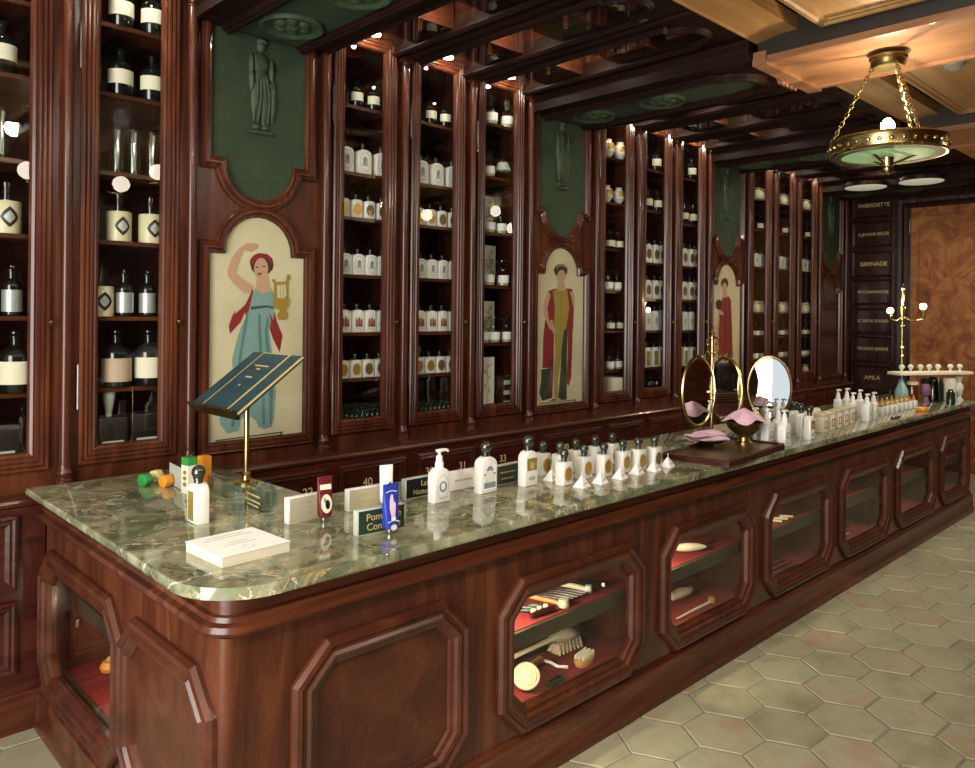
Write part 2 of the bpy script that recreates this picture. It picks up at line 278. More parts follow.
FIG={1:[('red',[(1.807,1.736),(1.817,1.699),(1.795,1.641),(1.778,1.576),(1.771,1.615),(1.749,1.566),(1.695,1.51),(1.688,1.549),(1.709,1.605),(1.724,1.622),(1.707,1.579),(1.717,1.603),(1.769,1.648),(1.799,1.706)]),('red',[(1.922,1.642),(1.932,1.577),(1.93,1.621),(1.941,1.568),(1.974,1.499),(1.959,1.413),(1.921,1.481),(1.899,1.539),(1.893,1.626)]),('teal',[(1.821,1.732),(1.857,1.708),(1.902,1.722),(1.921,1.718),(1.926,1.634),(1.921,1.576),(1.898,1.616),(1.909,1.568),(1.899,1.529),(1.916,1.418),(1.94,1.217),(1.931,1.082),(1.92,1.044),(1.878,1.036),(1.847,1.051),(1.836,1.08),(1.794,1.112),(1.754,1.097),(1.745,1.041),(1.686,1.033),(1.651,1.078),(1.646,1.125),(1.713,1.269),(1.706,1.391),(1.725,1.465),(1.749,1.54),(1.771,1.582),(1.778,1.576),(1.795,1.641),(1.808,1.698)]),('teal2',[(1.779,1.615),(1.789,1.615),(1.78,1.54),(1.761,1.436),(1.747,1.314),(1.729,1.137),(1.72,1.063),(1.705,1.064),(1.723,1.222),(1.739,1.39),(1.76,1.521)]),('teal2',[(1.84,1.606),(1.851,1.606),(1.857,1.52),(1.864,1.405),(1.876,1.24),(1.883,1.057),(1.867,1.058),(1.86,1.241),(1.848,1.405),(1.839,1.52)]),('teal2',[(1.888,1.597),(1.899,1.568),(1.889,1.52),(1.906,1.403),(1.924,1.218),(1.918,1.063),(1.907,1.054),(1.902,1.219),(1.887,1.404),(1.875,1.52)]),('tealdark',[(1.799,1.641),(1.885,1.65),(1.922,1.642),(1.922,1.631),(1.885,1.638),(1.8,1.626)]),('skin',[(1.805,1.952),(1.836,1.948),(1.832,1.927),(1.801,1.908),(1.761,1.914),(1.744,1.876),(1.733,1.843),(1.721,1.802),(1.758,1.771),(1.812,1.744),(1.794,1.702),(1.759,1.71),(1.707,1.753),(1.681,1.784),(1.678,1.812),(1.693,1.857),(1.714,1.899),(1.744,1.929),(1.774,1.948)]),('skin',[(1.831,1.782),(1.892,1.793),(1.898,1.742),(1.921,1.718),(1.902,1.717),(1.857,1.706),(1.821,1.73)]),('skin',[(1.987,1.694),(2.015,1.686),(2.021,1.661),(2.002,1.643),(1.987,1.664)]),('hair',[(1.918,1.853),(1.912,1.828),(1.894,1.808),(1.87,1.796),(1.842,1.795),(1.818,1.805),(1.801,1.823),(1.795,1.846),(1.8,1.87),(1.817,1.89),(1.841,1.902),(1.868,1.904),(1.893,1.895),(1.911,1.876)]),('skin',[(1.889,1.83),(1.886,1.806),(1.875,1.786),(1.86,1.775),(1.843,1.775),(1.828,1.785),(1.817,1.803),(1.813,1.827),(1.817,1.85),(1.827,1.87),(1.842,1.881),(1.859,1.882),(1.874,1.873),(1.885,1.854)]),('red',[(1.791,1.846),(1.793,1.871),(1.81,1.892),(1.837,1.905),(1.882,1.903),(1.91,1.882),(1.918,1.848),(1.901,1.86),(1.882,1.88),(1.85,1.884),(1.819,1.872),(1.806,1.843)]),('dark',[(1.821,1.835),(1.837,1.84),(1.837,1.835),(1.821,1.829)]),('dark',[(1.857,1.843),(1.874,1.844),(1.874,1.839),(1.857,1.838)]),('lip',[(1.829,1.807),(1.856,1.811),(1.852,1.798),(1.834,1.795)]),('gold',[(1.906,1.776),(1.92,1.781),(1.934,1.765),(1.986,1.771),(1.993,1.805),(2.009,1.806),(2.011,1.789),(2.0,1.771),(2.001,1.703),(2.006,1.643),(1.988,1.626),(2.002,1.601),(1.993,1.579),(1.946,1.579),(1.941,1.604),(1.955,1.626),(1.931,1.634),(1.917,1.651),(1.921,1.718),(1.922,1.76)]),('canvas',[(1.937,1.751),(1.984,1.756),(1.99,1.703),(1.977,1.685),(1.94,1.686)]),('gold',[(1.953,1.754),(1.956,1.755),(1.957,1.685),(1.954,1.685)]),('gold',[(1.969,1.755),(1.972,1.755),(1.973,1.685),(1.97,1.685)]),('dark',[(1.623,1.009),(1.98,1.016),(1.964,0.995),(1.628,0.996),(1.63,1.0),(1.959,1.001),(1.969,1.011),(1.626,1.004)])],2:[('red',[(3.981,1.776),(4.056,1.796),(4.238,1.801),(4.268,1.738),(4.257,1.512),(3.979,1.514),(3.964,1.571)]),('red',[(3.958,1.579),(4.052,1.579),(4.05,1.247),(3.936,1.252),(3.942,1.473)]),('red',[(4.199,1.579),(4.249,1.58),(4.251,1.441),(4.241,1.175),(4.213,1.11),(4.191,1.141),(4.201,1.396)]),('green',[(3.923,1.244),(4.023,1.248),(3.999,1.035),(3.933,1.031),(3.906,1.086),(3.924,1.173)]),('red2',[(4.009,1.311),(4.05,1.31),(4.04,1.041),(3.999,1.04)]),('green',[(4.059,1.579),(4.199,1.579),(4.189,1.305),(4.193,1.02),(4.0,1.022),(4.102,1.046),(4.132,1.316)]),('yellow',[(4.035,1.777),(4.076,1.797),(4.188,1.791),(4.212,1.663),(4.178,1.512),(4.046,1.513),(4.058,1.661)]),('yellow',[(4.045,1.579),(4.177,1.579),(4.147,1.47),(4.125,1.317),(4.096,1.146),(4.098,1.037),(4.061,1.04),(4.051,1.22),(4.069,1.354)]),('gold',[(4.111,1.77),(4.132,1.771),(4.129,1.512),(4.113,1.513)]),('skin',[(3.981,1.776),(4.009,1.75),(3.976,1.66),(3.991,1.589),(4.03,1.513),(4.006,1.513),(3.944,1.607),(3.936,1.669),(3.949,1.722)]),('skin',[(4.005,1.579),(4.029,1.579),(4.067,1.498),(4.054,1.472),(4.033,1.499)]),('skin',[(4.21,1.782),(4.26,1.774),(4.271,1.701),(4.255,1.664),(4.232,1.737)]),('skin',[(4.06,1.049),(4.116,1.036),(4.13,1.017),(4.075,1.023)]),('hair',[(4.186,1.928),(4.179,1.907),(4.159,1.889),(4.13,1.879),(4.098,1.878),(4.069,1.886),(4.049,1.901),(4.041,1.921),(4.048,1.942),(4.068,1.959),(4.096,1.969),(4.128,1.971),(4.158,1.963),(4.178,1.948)]),('skin',[(4.089,1.842),(4.145,1.844),(4.174,1.786),(4.077,1.783)]),('skin',[(4.165,1.886),(4.161,1.866),(4.149,1.85),(4.131,1.84),(4.111,1.839),(4.094,1.847),(4.081,1.863),(4.076,1.882),(4.08,1.902),(4.092,1.918),(4.11,1.928),(4.13,1.928),(4.148,1.921),(4.161,1.905)]),('gold',[(4.06,1.944),(4.087,1.966),(4.136,1.973),(4.171,1.954),(4.172,1.943),(4.129,1.957),(4.088,1.95),(4.065,1.931)]),('dark',[(3.907,1.015),(4.294,1.015),(4.28,0.995),(3.917,0.995),(3.923,1.0),(4.272,1.001),(4.279,1.01),(3.912,1.01)])],3:[('red',[(6.337,1.775),(6.455,1.799),(6.498,1.764),(6.523,1.537),(6.546,1.237),(6.244,1.247),(6.228,1.372),(6.279,1.538),(6.29,1.649)]),('red2',[(6.385,1.762),(6.405,1.763),(6.427,1.509),(6.438,1.241),(6.396,1.242)]),('red2',[(6.455,1.764),(6.47,1.764),(6.489,1.509),(6.5,1.238),(6.472,1.239)]),('skin',[(6.264,1.621),(6.297,1.607),(6.28,1.482),(6.285,1.246),(6.238,1.247),(6.245,1.482)]),('skin',[(6.262,1.69),(6.368,1.643),(6.36,1.622),(6.277,1.642)]),('dark',[(6.339,1.719),(6.333,1.699),(6.318,1.682),(6.295,1.673),(6.269,1.672),(6.246,1.681),(6.23,1.697),(6.224,1.718),(6.229,1.738),(6.244,1.755),(6.267,1.764),(6.293,1.765),(6.316,1.756),(6.332,1.74)]),('hair',[(6.447,1.912),(6.44,1.89),(6.422,1.871),(6.395,1.861),(6.365,1.86),(6.338,1.869),(6.32,1.886),(6.313,1.907),(6.319,1.929),(6.337,1.948),(6.363,1.958),(6.393,1.96),(6.42,1.951),(6.44,1.934)]),('skin',[(6.355,1.853),(6.411,1.854),(6.432,1.791),(6.343,1.778)]),('skin',[(6.422,1.876),(6.418,1.857),(6.406,1.842),(6.388,1.834),(6.368,1.833),(6.35,1.841),(6.338,1.855),(6.333,1.873),(6.337,1.891),(6.349,1.906),(6.366,1.915),(6.386,1.916),(6.404,1.908),(6.417,1.894)])]}
WIN_W, SPOT_W, EXPO, CASEW = 340, 82, 0, 4.5
# ------------------------------------------------------------------ the setting
def world(mb, name, mats, parent=None, **k):
    """shapes given in room coordinates, linked under a parent that stands at its own base"""
    off = Vector((0,0,0)); p = parent
    while p: off -= p.location; p = p.parent
    return mb.build(name, mats, parent, off, **k)
XE, YB, XW, YR = 9.3, 3.98, -1.7, -1.7      # end wall, wall behind the cabinets, shop-front wall, rear wall
def floor():
    m = MB(); R = .155; rot = -.07; vals = []
    m.box(XW, XE+.1, YR, YB, -.03, -.0035, 1); vals += [0]*6
    ca, sa = math.cos(rot), math.sin(rot)
    for i in range(-12, 46):
        for j in range(-14, 26):
            x = i*1.5*R; y = (j+(i % 2)*.5)*math.sqrt(3)*R
            cx, cy = 3.21+x*ca-y*sa, 1.21+x*sa+y*ca
            if not (XW+.1 < cx < XE and YR+.1 < cy < 3.5): continue
            vs = []
            for rr, z in ((R-.005, -.003), (R-.009, 0)):
                for k in range(6):
                    a = rot+k*PI/3; q = rr*(1+random.uniform(-.012, .012)); vs.append((cx+q*math.cos(a), cy+q*math.sin(a), z))
            m.add(vs, [(0+k, (k+1) % 6, 6+(k+1) % 6, 6+k) for k in range(6)]+[[6+k for k in range(6)]])
            vals += [random.random()]*7
    o = m.build('floor', [M['tile'], M['grout']]); at = o.data.attributes.new('tile', 'FLOAT', 'FACE'); at.data.foreach_set('value', vals)
    struct(o, 'hexagonal terracotta tile floor')
floor()
m = MB(); m.box(XW, XE+.2, YB, YB+.1, 0, 3.6); struct(m.build('wall_back', M['wood_dark']))
m = MB(); m.box(XW, .445, 3.53, YB, 0, 3.06); struct(m.build('wall_back_panel', M['wood_v']), 'plain wood panelling beyond the cabinets')
m = MB(); m.box(XE, XE+.1, YR, YB, 0, 3.6); struct(m.build('wall_right', M['wood_dark']))
m = MB()      # shop-front wall with a wide window opening
for a in ((YR,-1.2,0,3.6),(2.9,YB,0,3.6),(-1.2,2.9,0,.55),(-1.2,2.9,2.85,3.6)): m.box(XW-.1, XW, *a)
struct(m.build('wall_left', M['cream_wall']))
m = MB()
for y in (-1.2, .14, 1.5, 2.84): m.box(XW-.07, XW+.02, y, y+.06, .55, 2.85)
for z in (.55, 2.2, 2.79): m.box(XW-.07, XW+.02, -1.2, 2.9, z, z+.06)
w1 = struct(m.build('window_1', M['wood_v']))
m = MB(); m.add([(XW-.03,-1.2,.55),(XW-.03,2.9,.55),(XW-.03,2.9,2.85),(XW-.03,-1.2,2.85)], [(0,1,2,3)]); m.build('window_glass', M['pane'], w1)
m = MB(); m.box(XW, XE, YR-.1, YR, 0, 3.6); struct(m.build('wall_front', M['wood_h']))
m = MB(); m.box(XW-.1, XE+.1, YR-.1, YB+.1, 3.5, 3.6); struct(m.build('ceiling', M['honey_x']))

# bays along the cabinet wall: (kind, x0, x1)
BAYS = [('A','c',.445,.97),('B','c',.97,1.488),('1','p',1.488,2.195),('C','c',2.195,2.715),('D','c',2.715,3.24),('E','c',3.24,3.765),('2','p',3.765,4.475),
        ('F','c',4.475,5.0),('G','c',5.0,5.53),('H','c',5.53,6.055),('3','p',6.055,6.77),('I','c',6.77,7.295),('J','c',7.295,7.82),('K','c',7.82,8.35),('4','p',8.35,9.06)]
CAB = dict(A='the leftmost cabinet', B='cabinet left of lyre muse', C='first cabinet right of lyre muse', D='second cabinet right of lyre muse', E='cabinet left of yellow gowned muse',
           F='first cabinet right of yellow muse', G='second cabinet right of yellow muse', H='cabinet left of red robed figure', I='first cabinet right of red figure', J='second cabinet right of red figure', K='third cabinet right of red figure')
PAN = {'1': 'lyre muse', '2': 'yellow gowned muse', '3': 'red robed figure', '4': 'no painting'}
ZL = .885
m = MB(); m.sweep([(9.06,3.5),(.2,3.5)], [(-.03,ZL-.035),(.095,ZL-.035),(.11,ZL-.028),(.115,ZL-.015),(.11,ZL-.004),(.1,ZL),(-.03,ZL)], lambda x,y,h:(x,y,h), False)
struct(m.build('trim_1', M['wood_h']), 'moulded ledge under the glazed cabinets')

DOORPROF = [(0,-.012),(0,.016),(.006,.022),(.014,.022),(.019,.013),(.024,.02),(.032,.02),(.037,.012),(.042,.018),(.05,.018),(.055,.01),(.062,.013),(.072,.008),(.078,-.004),(.078,-.016)]
def cabinet(key, c0, c1):
    xa, xb = c0+.055, c1-.052; ga, gb = xa+.076, xb-.076
    r = thing('glazed_cabinet', 'tall mahogany glazed cabinet, '+CAB[key] if key != 'A' else 'tall mahogany glazed cabinet cut by the left picture edge', 'cabinet', (c0,3.5,ZL), 0, 'glazed wall cabinets')
    m = MB()
    m.box(c0, ga-.045, 3.53, 3.95, ZL, 3.3); m.box(c1-.012, c1, 3.53, 3.95, ZL, 3.3); m.box(ga-.045, c1-.012, 3.9, 3.95, ZL, 3.3, 1); m.box(ga-.045, ga-.04, 3.535, 3.9, 1.0, 3.27, 1); m.box(c1-.017, c1-.012, 3.535, 3.9, 1.0, 3.27, 1)
    m.box(ga-.045, c1-.012, 3.53, 3.92, ZL, 1.0); m.box(ga-.045, c1-.012, 3.53, 3.92, 3.27, 3.3)
    m.box(c0, xa, 3.505, 3.53, ZL, 3.1); m.box(xb, c1, 3.505, 3.53, ZL, 3.1); m.box(xa, xb, 3.505, 3.53, ZL, .968); m.box(ga-.045, gb+.045, 3.53, 3.56, 3.12, 3.3)
    world(m, 'carcass', [M['wood_v'], M['wood_v'] if key in 'EF' else M['wood_dark']], r)
    m = MB(); m.sweep(rect(xa, xb, .968, 3.14), DOORPROF, XZ(3.505)); d = world(m, 'door', M['wood_v'], r)
    m = MB(); m.add([(ga-.01,3.512,1.04),(gb+.01,3.512,1.04),(gb+.01,3.512,3.075),(ga-.01,3.512,3.075)], [(0,1,2,3)]); m.build('glass_pane', M['pane'], d)
    m = MB(); m.lathe([(.004,0),(.005,.01),(.011,.014),(.013,.022),(.009,.029),(0,.031)], (xb-.008,3.486,1.565), 12, fn=lambda x,y,z:(x,-z,y)); m.build('knob', M['brass_old'], d)
    for z in (1.2, 2.62):
        m = MB(); m.lathe([(0,0),(.006,.004),(.006,.19),(0,.194)], (xa-.004,3.492,z), 8); m.build('hinge', M['steel'], d)
    for z in SHELF[key]:
        m = MB(); m.box(ga-.039, c1-.018, 3.545, 3.89, z-.018, z); world(m, 'shelf', M['wood_h'], r)
    m = MB(); m.lathe([(0,0),(.03,0),(.034,.012),(.034,.02)], ((ga+gb)/2,3.70,3.25), 14); world(m, 'spotlight', M['spot'], r)
    lamp('POINT', ((ga+gb)/2+.05,3.537,3.2), CABW, .01, (1,.9,.72))
    return (ga, gb, c1)
def lamp(kind, loc, w, size, col, rot=None, **k):
    l = bpy.data.lights.new('light', kind); l.energy = w; l.color = col
    if kind == 'AREA': l.shape = 'RECTANGLE'; l.size, l.size_y = size
    else: l.shadow_soft_size = size
    for a, b in k.items(): setattr(l, a, b)
    o = bpy.data.objects.new('light', l); COL.objects.link(o); o.location = loc
    if rot: o.rotation_euler = rot
    return o
CABW = 6
SHELF = dict(A=(1.28,1.59,1.92,2.22,2.56,2.86), B=(1.28,1.59,1.92,2.22,2.56,2.86), C=(1.256,1.507,1.825,2.14,2.385,2.75), D=(1.256,1.507,1.825,2.14,2.385,2.75), E=(1.43,1.8,2.14,2.5,2.84),
             F=(1.2,1.5,1.8,2.12,2.47,2.81), G=(1.2,1.495,1.75,2.04,2.46,2.79), H=(1.19,1.493,1.754,2.04,2.4,2.79), I=(1.2,1.42,1.66,2.1,2.46,2.76), J=(1.2,1.42,1.66,2.1,2.46,2.76), K=(1.2,1.42,1.66,2.1,2.46,2.76))
GL = {}
ARCHPROF = [(-.045,0),(-.045,.014),(-.036,.026),(-.028,.022),(-.022,.034),(-.01,.034),(-.004,.02),(.004,.024),(.012,.012),(.016,0)]
exec_fig = None
def pilaster(key, c0, c1):
    k = {'1':'broad wooden pilaster with green niche above the lyre muse painting','2':'broad wooden pilaster with green niche above the yellow gowned muse','3':'broad wooden pilaster with green niche above the red robed figure','4':'last pilaster by the name boards, green niche and no painting'}[key]
    r = thing('pilaster_panel', k, 'panel', (c0,3.5,ZL), 0, 'pilasters between the cabinets')
    c = (c0+c1)/2; x0, x1 = c-.262, c+.262
    m = MB(); m.box(c0, c1, 3.515, 3.95, ZL, 3.14); world(m, 'back_board', M['wood_v'], r)
    m = MB(); m.flat(arch(x0+.006, x1-.006, 2.963, 2.34, .075, -1)[::-1], .003, XZ(3.515)); world(m, 'green_niche', M['green'], r)
    m = MB(); pts = arch(x0, x1, 2.963, 2.335, .075, -1); pts = pts[1:]+pts[:1]; m.sweep([(x, z) for x, z in pts][::-1], ARCHPROF, XZ(3.515), False); world(m, 'niche_moulding', M['wood_v'], r)
    # low relief of a draped standing figure
    m = MB(); zc = 2.72
    def blob(x, z, rx, rz, d=.012): m.lathe([(0,1),(.5,.87),(.87,.5),(1,0)], (0,0,0), 14, fn=lambda a,b,h:(c+x+a*rx, 3.512-h*d, zc+z+b*rz))
    for a in ((0,.2,.024,.032),(.006,.222,.03,.02),(-.004,.115,.05,.055),(.002,.04,.04,.06),(-.018,-.06,.034,.12),(.022,-.07,.03,.13),(-.052,.1,.014,.06),(-.05,.03,.013,.06),(.054,.09,.014,.06),(.05,.01,.03,.018),(.06,-.06,.018,.12),(0,-.225,.085,.012),(-.022,-.2,.022,.014),(.022,-.2,.02,.012)): blob(*a, .022)
    for q in (-.03,-.012,.008,.026): m.tube([(c+q*.8,3.494,zc+.04),(c+q*1.2+.006,3.49,zc-.06),(c+q*1.4-.004,3.497,zc-.18)], .005, 6)
    world(m, 'relief_figure', M['green_hi'], r)
    zt = 1.905
    if key != '4':
        m = MB(); m.flat(arch(x0+.006, x1-.006, .985, zt, .075), .003, XZ(3.515)); p = world(m, 'painting', M['canvas'], r)
        m = MB(); fm = []
        for i, (col, poly) in enumerate(FIG[int(key)]):
            if col not in fm: fm.append(col)
            m.flat(poly, .004+.0003*i, XZ(3.515), fm.index(col))
        world(m, 'painted_figure', [M['canvas'] if q == 'canvas' else M['p_'+q] for q in fm], p, recalc=False)
        m = MB(); m.flat(arch(x0+.01, x1-.01, .99, zt, .075), .016, XZ(3.515)); world(m, 'picture_glass', M['pane'], p)
    m = MB(); m.sweep(arch(x0, x1, .985, zt, .075), ARCHPROF, XZ(3.515)); world(m, 'arched_moulding', M['wood_v'], r)

def column(x, i):
    r = thing('half_column', COLUMN_LABEL[i], 'column', (x,3.478,ZL), 0, 'slender half columns between bays')
    m = MB(); m.lathe([(.021,.1),(.023,.12),(.021,2.12),(.0195,2.14)], (0,0,0), 20); m.build('shaft', M['wood_v'], r)
    m = MB(); m.box(-.034,.034,-.034,.034,0,.02); m.lathe([(.033,.02),(.034,.035),(.027,.042),(.027,.055),(.031,.062),(.031,.07),(.024,.078),(.024,.1)], (0,0,0), 20); m.build('base', M['wood_v'], r)
    m = MB(); m.lathe([(.021,2.115),(.026,2.12),(.026,2.128),(.022,2.134),(.03,2.15)], (0,0,0), 20); m.box(-.032,.032,-.032,.03,2.148,2.172); m.build('capital', M['wood_v'], r)
names = [b[0] for b in BAYS]
FULL = dict(A='leftmost cabinet', B='cabinet left of lyre muse', C='first cabinet right of lyre muse', D='second cabinet right of lyre muse', E='cabinet left of yellow muse', F='first cabinet right of yellow muse', G='second cabinet right of yellow muse', H='cabinet left of red figure', I='first cabinet right of red figure', J='second cabinet right of red figure', K='third cabinet right of red figure')
COLUMN_LABEL = []
for i, (k, t, a, b) in enumerate(BAYS):
    if i == 0: COLUMN_LABEL.append('slender turned half column at the left edge of the leftmost cabinet'); continue
    if t == 'p': COLUMN_LABEL.append('slender half column on the left side of the '+dict([('1','lyre muse'),('2','yellow muse'),('3','red figure'),('4','last green')])[k]+' pilaster')
    else: COLUMN_LABEL.append('slender half column at left edge of the '+FULL[k])
COLUMN_LABEL.append('slender half column in the corner beside the name boards')
for i, x in enumerate([b[2] for b in BAYS]+[9.06]): column(x, i)
for k, t, a, b in BAYS:
    if t == 'c': GL[k] = cabinet(k, a, b)
    else: pilaster(k, a, b)
# base cabinets with numbered drawers
NUM = [('22',2.06),('40',2.418),('38',2.766),('31',3.10),('33',3.44),('20',4.046)]
DPROF = [(0,-.002),(0,.016),(.012,.02),(.02,.014),(.03,.017),(.045,.006),(.05,.0)]
for k, t, a, b in BAYS:
    nm = {'c': 'drawer base under '+CAB.get(k,''), 'p': 'drawer base under the '+({'1':'lyre muse','2':'yellow gowned muse','3':'red robed figure','4':'last green'}.get(k,''))+' pilaster'}[t]
    r = thing('drawer_cabinet', 'red mahogany '+nm, 'cabinet', (a,3.4,0), 0, 'drawer units under the ledge')
    m = MB(); m.box(a, b, 3.4, 3.95, .13, ZL-.035); world(m, 'carcass', M['wood_red'], r)
    m = MB(); m.sweep([(b,3.4),(a,3.4)], [(-.02,.0),(.043,0),(.043,.015),(.036,.02),(.036,.1),(.03,.115),(.012,.125),(.008,.135),(-.02,.135)], lambda x,y,h:(x,y,h), False); world(m, 'plinth', M['wood_h'], r)
    xr = .785 if k == 'A' else b-.04
    for z0, z1 in ((.535,.825),(.215,.495)):
        m = MB(); m.sweep(rect(a+.04, xr, z0, z1), DPROF, XZ(3.4)); m.box(a+.085, xr-.045, 3.392, 3.4, z0+.045, z1-.045); d = world(m, 'drawer', M['wood_red'], r)
        m = MB(); m.lathe([(.006,0),(.006,.012),(.014,.018),(.012,.03),(0,.034)], ((a+xr)/2,3.392,z0+.06), 12, fn=lambda x,y,z:(x,-z,y)); m.build('knob', M['brass_old'], d)
        if z0 > .5:
            for s, x in NUM:
                if a < x < b:
                    text('numeral', s, .062, M['gilt'], d, facing_y(min(max(x, a+.13), xr-.1), 3.3905, .715))

# ------------------------------------------------------------------ end wall: name boards and burl door
r = thing('name_board', 'dark wooden board of seven gilt lettered name plaques beside the door', 'sign', (9.3,3.27,0))
m = MB(); m.box(9.24, 9.29, 2.99, 3.495, .0, 3.06); world(m, 'board', M['wood_dark'], r)
ZS = [2.888, 2.56, 2.222, 1.906, 1.578, 1.263, .936]
for z, s in zip(ZS, ['FABERDETTE', 'A.JEANNE BEUZE', 'GRENADE', 'PATCHAMANCHE', 'AC SANTAL DE KANDI', 'MACASSAR SUPREME', 'AMLA']):
    m = MB(); m.sweep(rect(3.03, 3.48, z-.15, z+.15), [(0,0),(0,.018),(.012,.024),(.03,.01),(.034,0)], lambda u,v,d:(9.24-d, 6.51-u, v)); m.box(9.234, 9.24, 3.06, 3.45, z-.12, z+.12); p = world(m, 'plaque', M['wood_dark'], r)
    tx = text('lettering', s, .065, M['gilt'], p, Matrix.Identity(4))
    w = max(v.co.x for v in tx.data.vertices)-min(v.co.x for v in tx.data.vertices)
    q = min(1, .33/w); tx.matrix_local = facing_x(9.2325, 3.245, z) @ Matrix.Diagonal((q, max(q, .75), 1, 1))
m = MB(); m.box(9.25, 9.3, 1.55, 2.86, 0, 2.82); d1 = struct(m.build('door_1', M['burl']), 'burl veneered door')
m = MB(); m.sweep(rect(1.62, 2.79, .1, 2.74), [(0,0),(.004,.008),(.014,.008),(.018,0)], lambda u,v,d:(9.25-d, u, v)); m.build('door_panel_bead', M['burl'], d1)
for z in (.5, 2.55):
    m = MB(); m.tube([(9.235,2.87,z),(9.235,2.87,z+.16)], .008, 8); m.build('door_hinge', M['brass'], d1)
m = MB(); m.sweep([(1.5,0),(1.5,2.83),(2.9,2.83),(2.9,0)], [(-.01,0),(-.01,.07),(.02,.085),(.05,.07),(.085,.075),(.09,0)], lambda u,v,d:(9.3-d, u, v), False); struct(m.build('trim_2', M['wood_dark']), 'door frame')
m = MB(); m.box(9.22, 9.3, YR, 1.4, 0, 3.06); struct(m.build('wall_right_panel', M['wood_v']), 'wood panelling beside the door')
m = MB(); m.box(9.06, 9.3, 3.5, YB, 0, 3.06); struct(m.build('trim_3', M['wood_dark']), 'corner post')
# ------------------------------------------------------------------ ceiling over the cabinets, beams and coffers
SOFF_C, SOFF_P = 3.06, 2.965
for k, t, a, b in BAYS:
    m = MB(); SOFF = SOFF_C if t == 'c' else SOFF_P
    if t == 'c':
        x0, x1 = a+.085, b-.075; ye = 2.18
        op = arch(x0, x1, 3.46, ye, .045, -1)                     # (x0,3.46),(x1,3.46),(x1,ye),arc...,(x0,ye)
        m.prism([(a,3.5),(a,1.95),(b,1.95),(b,3.5),(x1,3.5)]+op[2:]+[(x0,3.5)], SOFF, 3.14, lambda u,v,d:(u,v,d))
        m.sweep([op[1]]+op[2:]+[op[0]], [(p[0]*.8, p[1]*.6) for p in ARCHPROF], lambda u,v,d:(u,v,SOFF-d), False)
        m.lathe([(.021,0),(.021,1.5)], (a,3.46,SOFF+.004), 14, fn=lambda x,y,z:(x,-z,y))
    else:
        m.prism(rect(a, b, 1.95, 3.52), SOFF, 3.14, lambda u,v,d:(u,v,d))
        m.box(a, a+.02, 1.95, 3.5, SOFF-.012, SOFF); m.box(b-.02, b, 1.95, 3.5, SOFF-.012, SOFF)
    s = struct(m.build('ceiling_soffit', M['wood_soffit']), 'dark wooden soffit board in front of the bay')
    if t == 'c':
        r = thing('ceiling_case', 'glazed ceiling display case, above the '+FULL[k], 'display case', (a,3.5,3.141), 0, 'ceiling display cases')
        m = MB(); X0, X1 = x0-.03, x1+.03
        m.box(X0-.012, X0, 1.98, 3.49, 3.141, 3.45); m.box(X1, X1+.012, 1.98, 3.49, 3.141, 3.45); m.box(X0, X1, 1.98, 3.49, 3.435, 3.45); m.box(X0, X1, 1.98, 1.992, 3.141, 3.435); m.box(X0, X1, 3.478, 3.49, 3.141, 3.435)
        world(m, 'carcass', M['wood_y'], r)
        m = MB(); m.flat(op, 0, XYd(SOFF+.006)); world(m, 'glass_pane', M['pane'], r)
        for y in (3.28, 2.99, 2.70, 2.41):
            m = MB(); m.box(x0, x1, y, y+.016, 3.08, 3.435); world(m, 'shelf', M['wood_h'], r)
        m = MB(); m.lathe([(0,0),(.028,0),(.03,.01)], ((x0+x1)/2,3.42,3.11), 12); world(m, 'spotlight', M['spot'], r)
        lamp('POINT', ((x0+x1)/2, 3.40, 3.10), CASEW, .012, (1,.92,.78)); lamp('POINT', ((x0+x1)/2, 2.86, 3.09), CASEW*.8, .006, (1,.92,.78))
    else:
        c = (a+b)/2+.02; x0, x1 = c-.215, c+.215
        r = thing('ceiling_niche', 'green ceiling strip with round reliefs above '+({'1':'the lyre muse','2':'the yellow gowned muse','3':'the red robed figure','4':'the last pilaster'}[k]), 'panel', (a,3.5,SOFF), 0, 'green ceiling strips')
        m = MB(); op = arch(x0, x1, 3.5, 2.236, .03, -1); m.flat(op, .003, XYd(SOFF)); world(m, 'green_panel', M['green'], r)
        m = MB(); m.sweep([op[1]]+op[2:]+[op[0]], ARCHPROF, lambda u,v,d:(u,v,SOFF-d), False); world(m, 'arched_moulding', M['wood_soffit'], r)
        for yc in (3.25, 2.72):
            m = MB(); fn = lambda x,y,z: (x,y,-z)
            m.lathe([(.15,0),(.15,.01),(.142,.02),(.13,.018),(.122,.008),(.115,.004),(0,.004)], (c,yc,SOFF-.003), 28, fn=fn)
            for q in range(6):
                an = q*PI/3; m.lathe([(0,.02),(.02,.017),(.032,.006),(.034,0)], (c+.06*math.cos(an),yc+.06*math.sin(an),SOFF-.005), 10, fn=fn)
            m.lathe([(0,.026),(.03,.02),(.042,.006),(.044,0)], (c,yc,SOFF-.005), 12, fn=fn)
            world(m, 'relief_roundel', M['green_hi'], r)
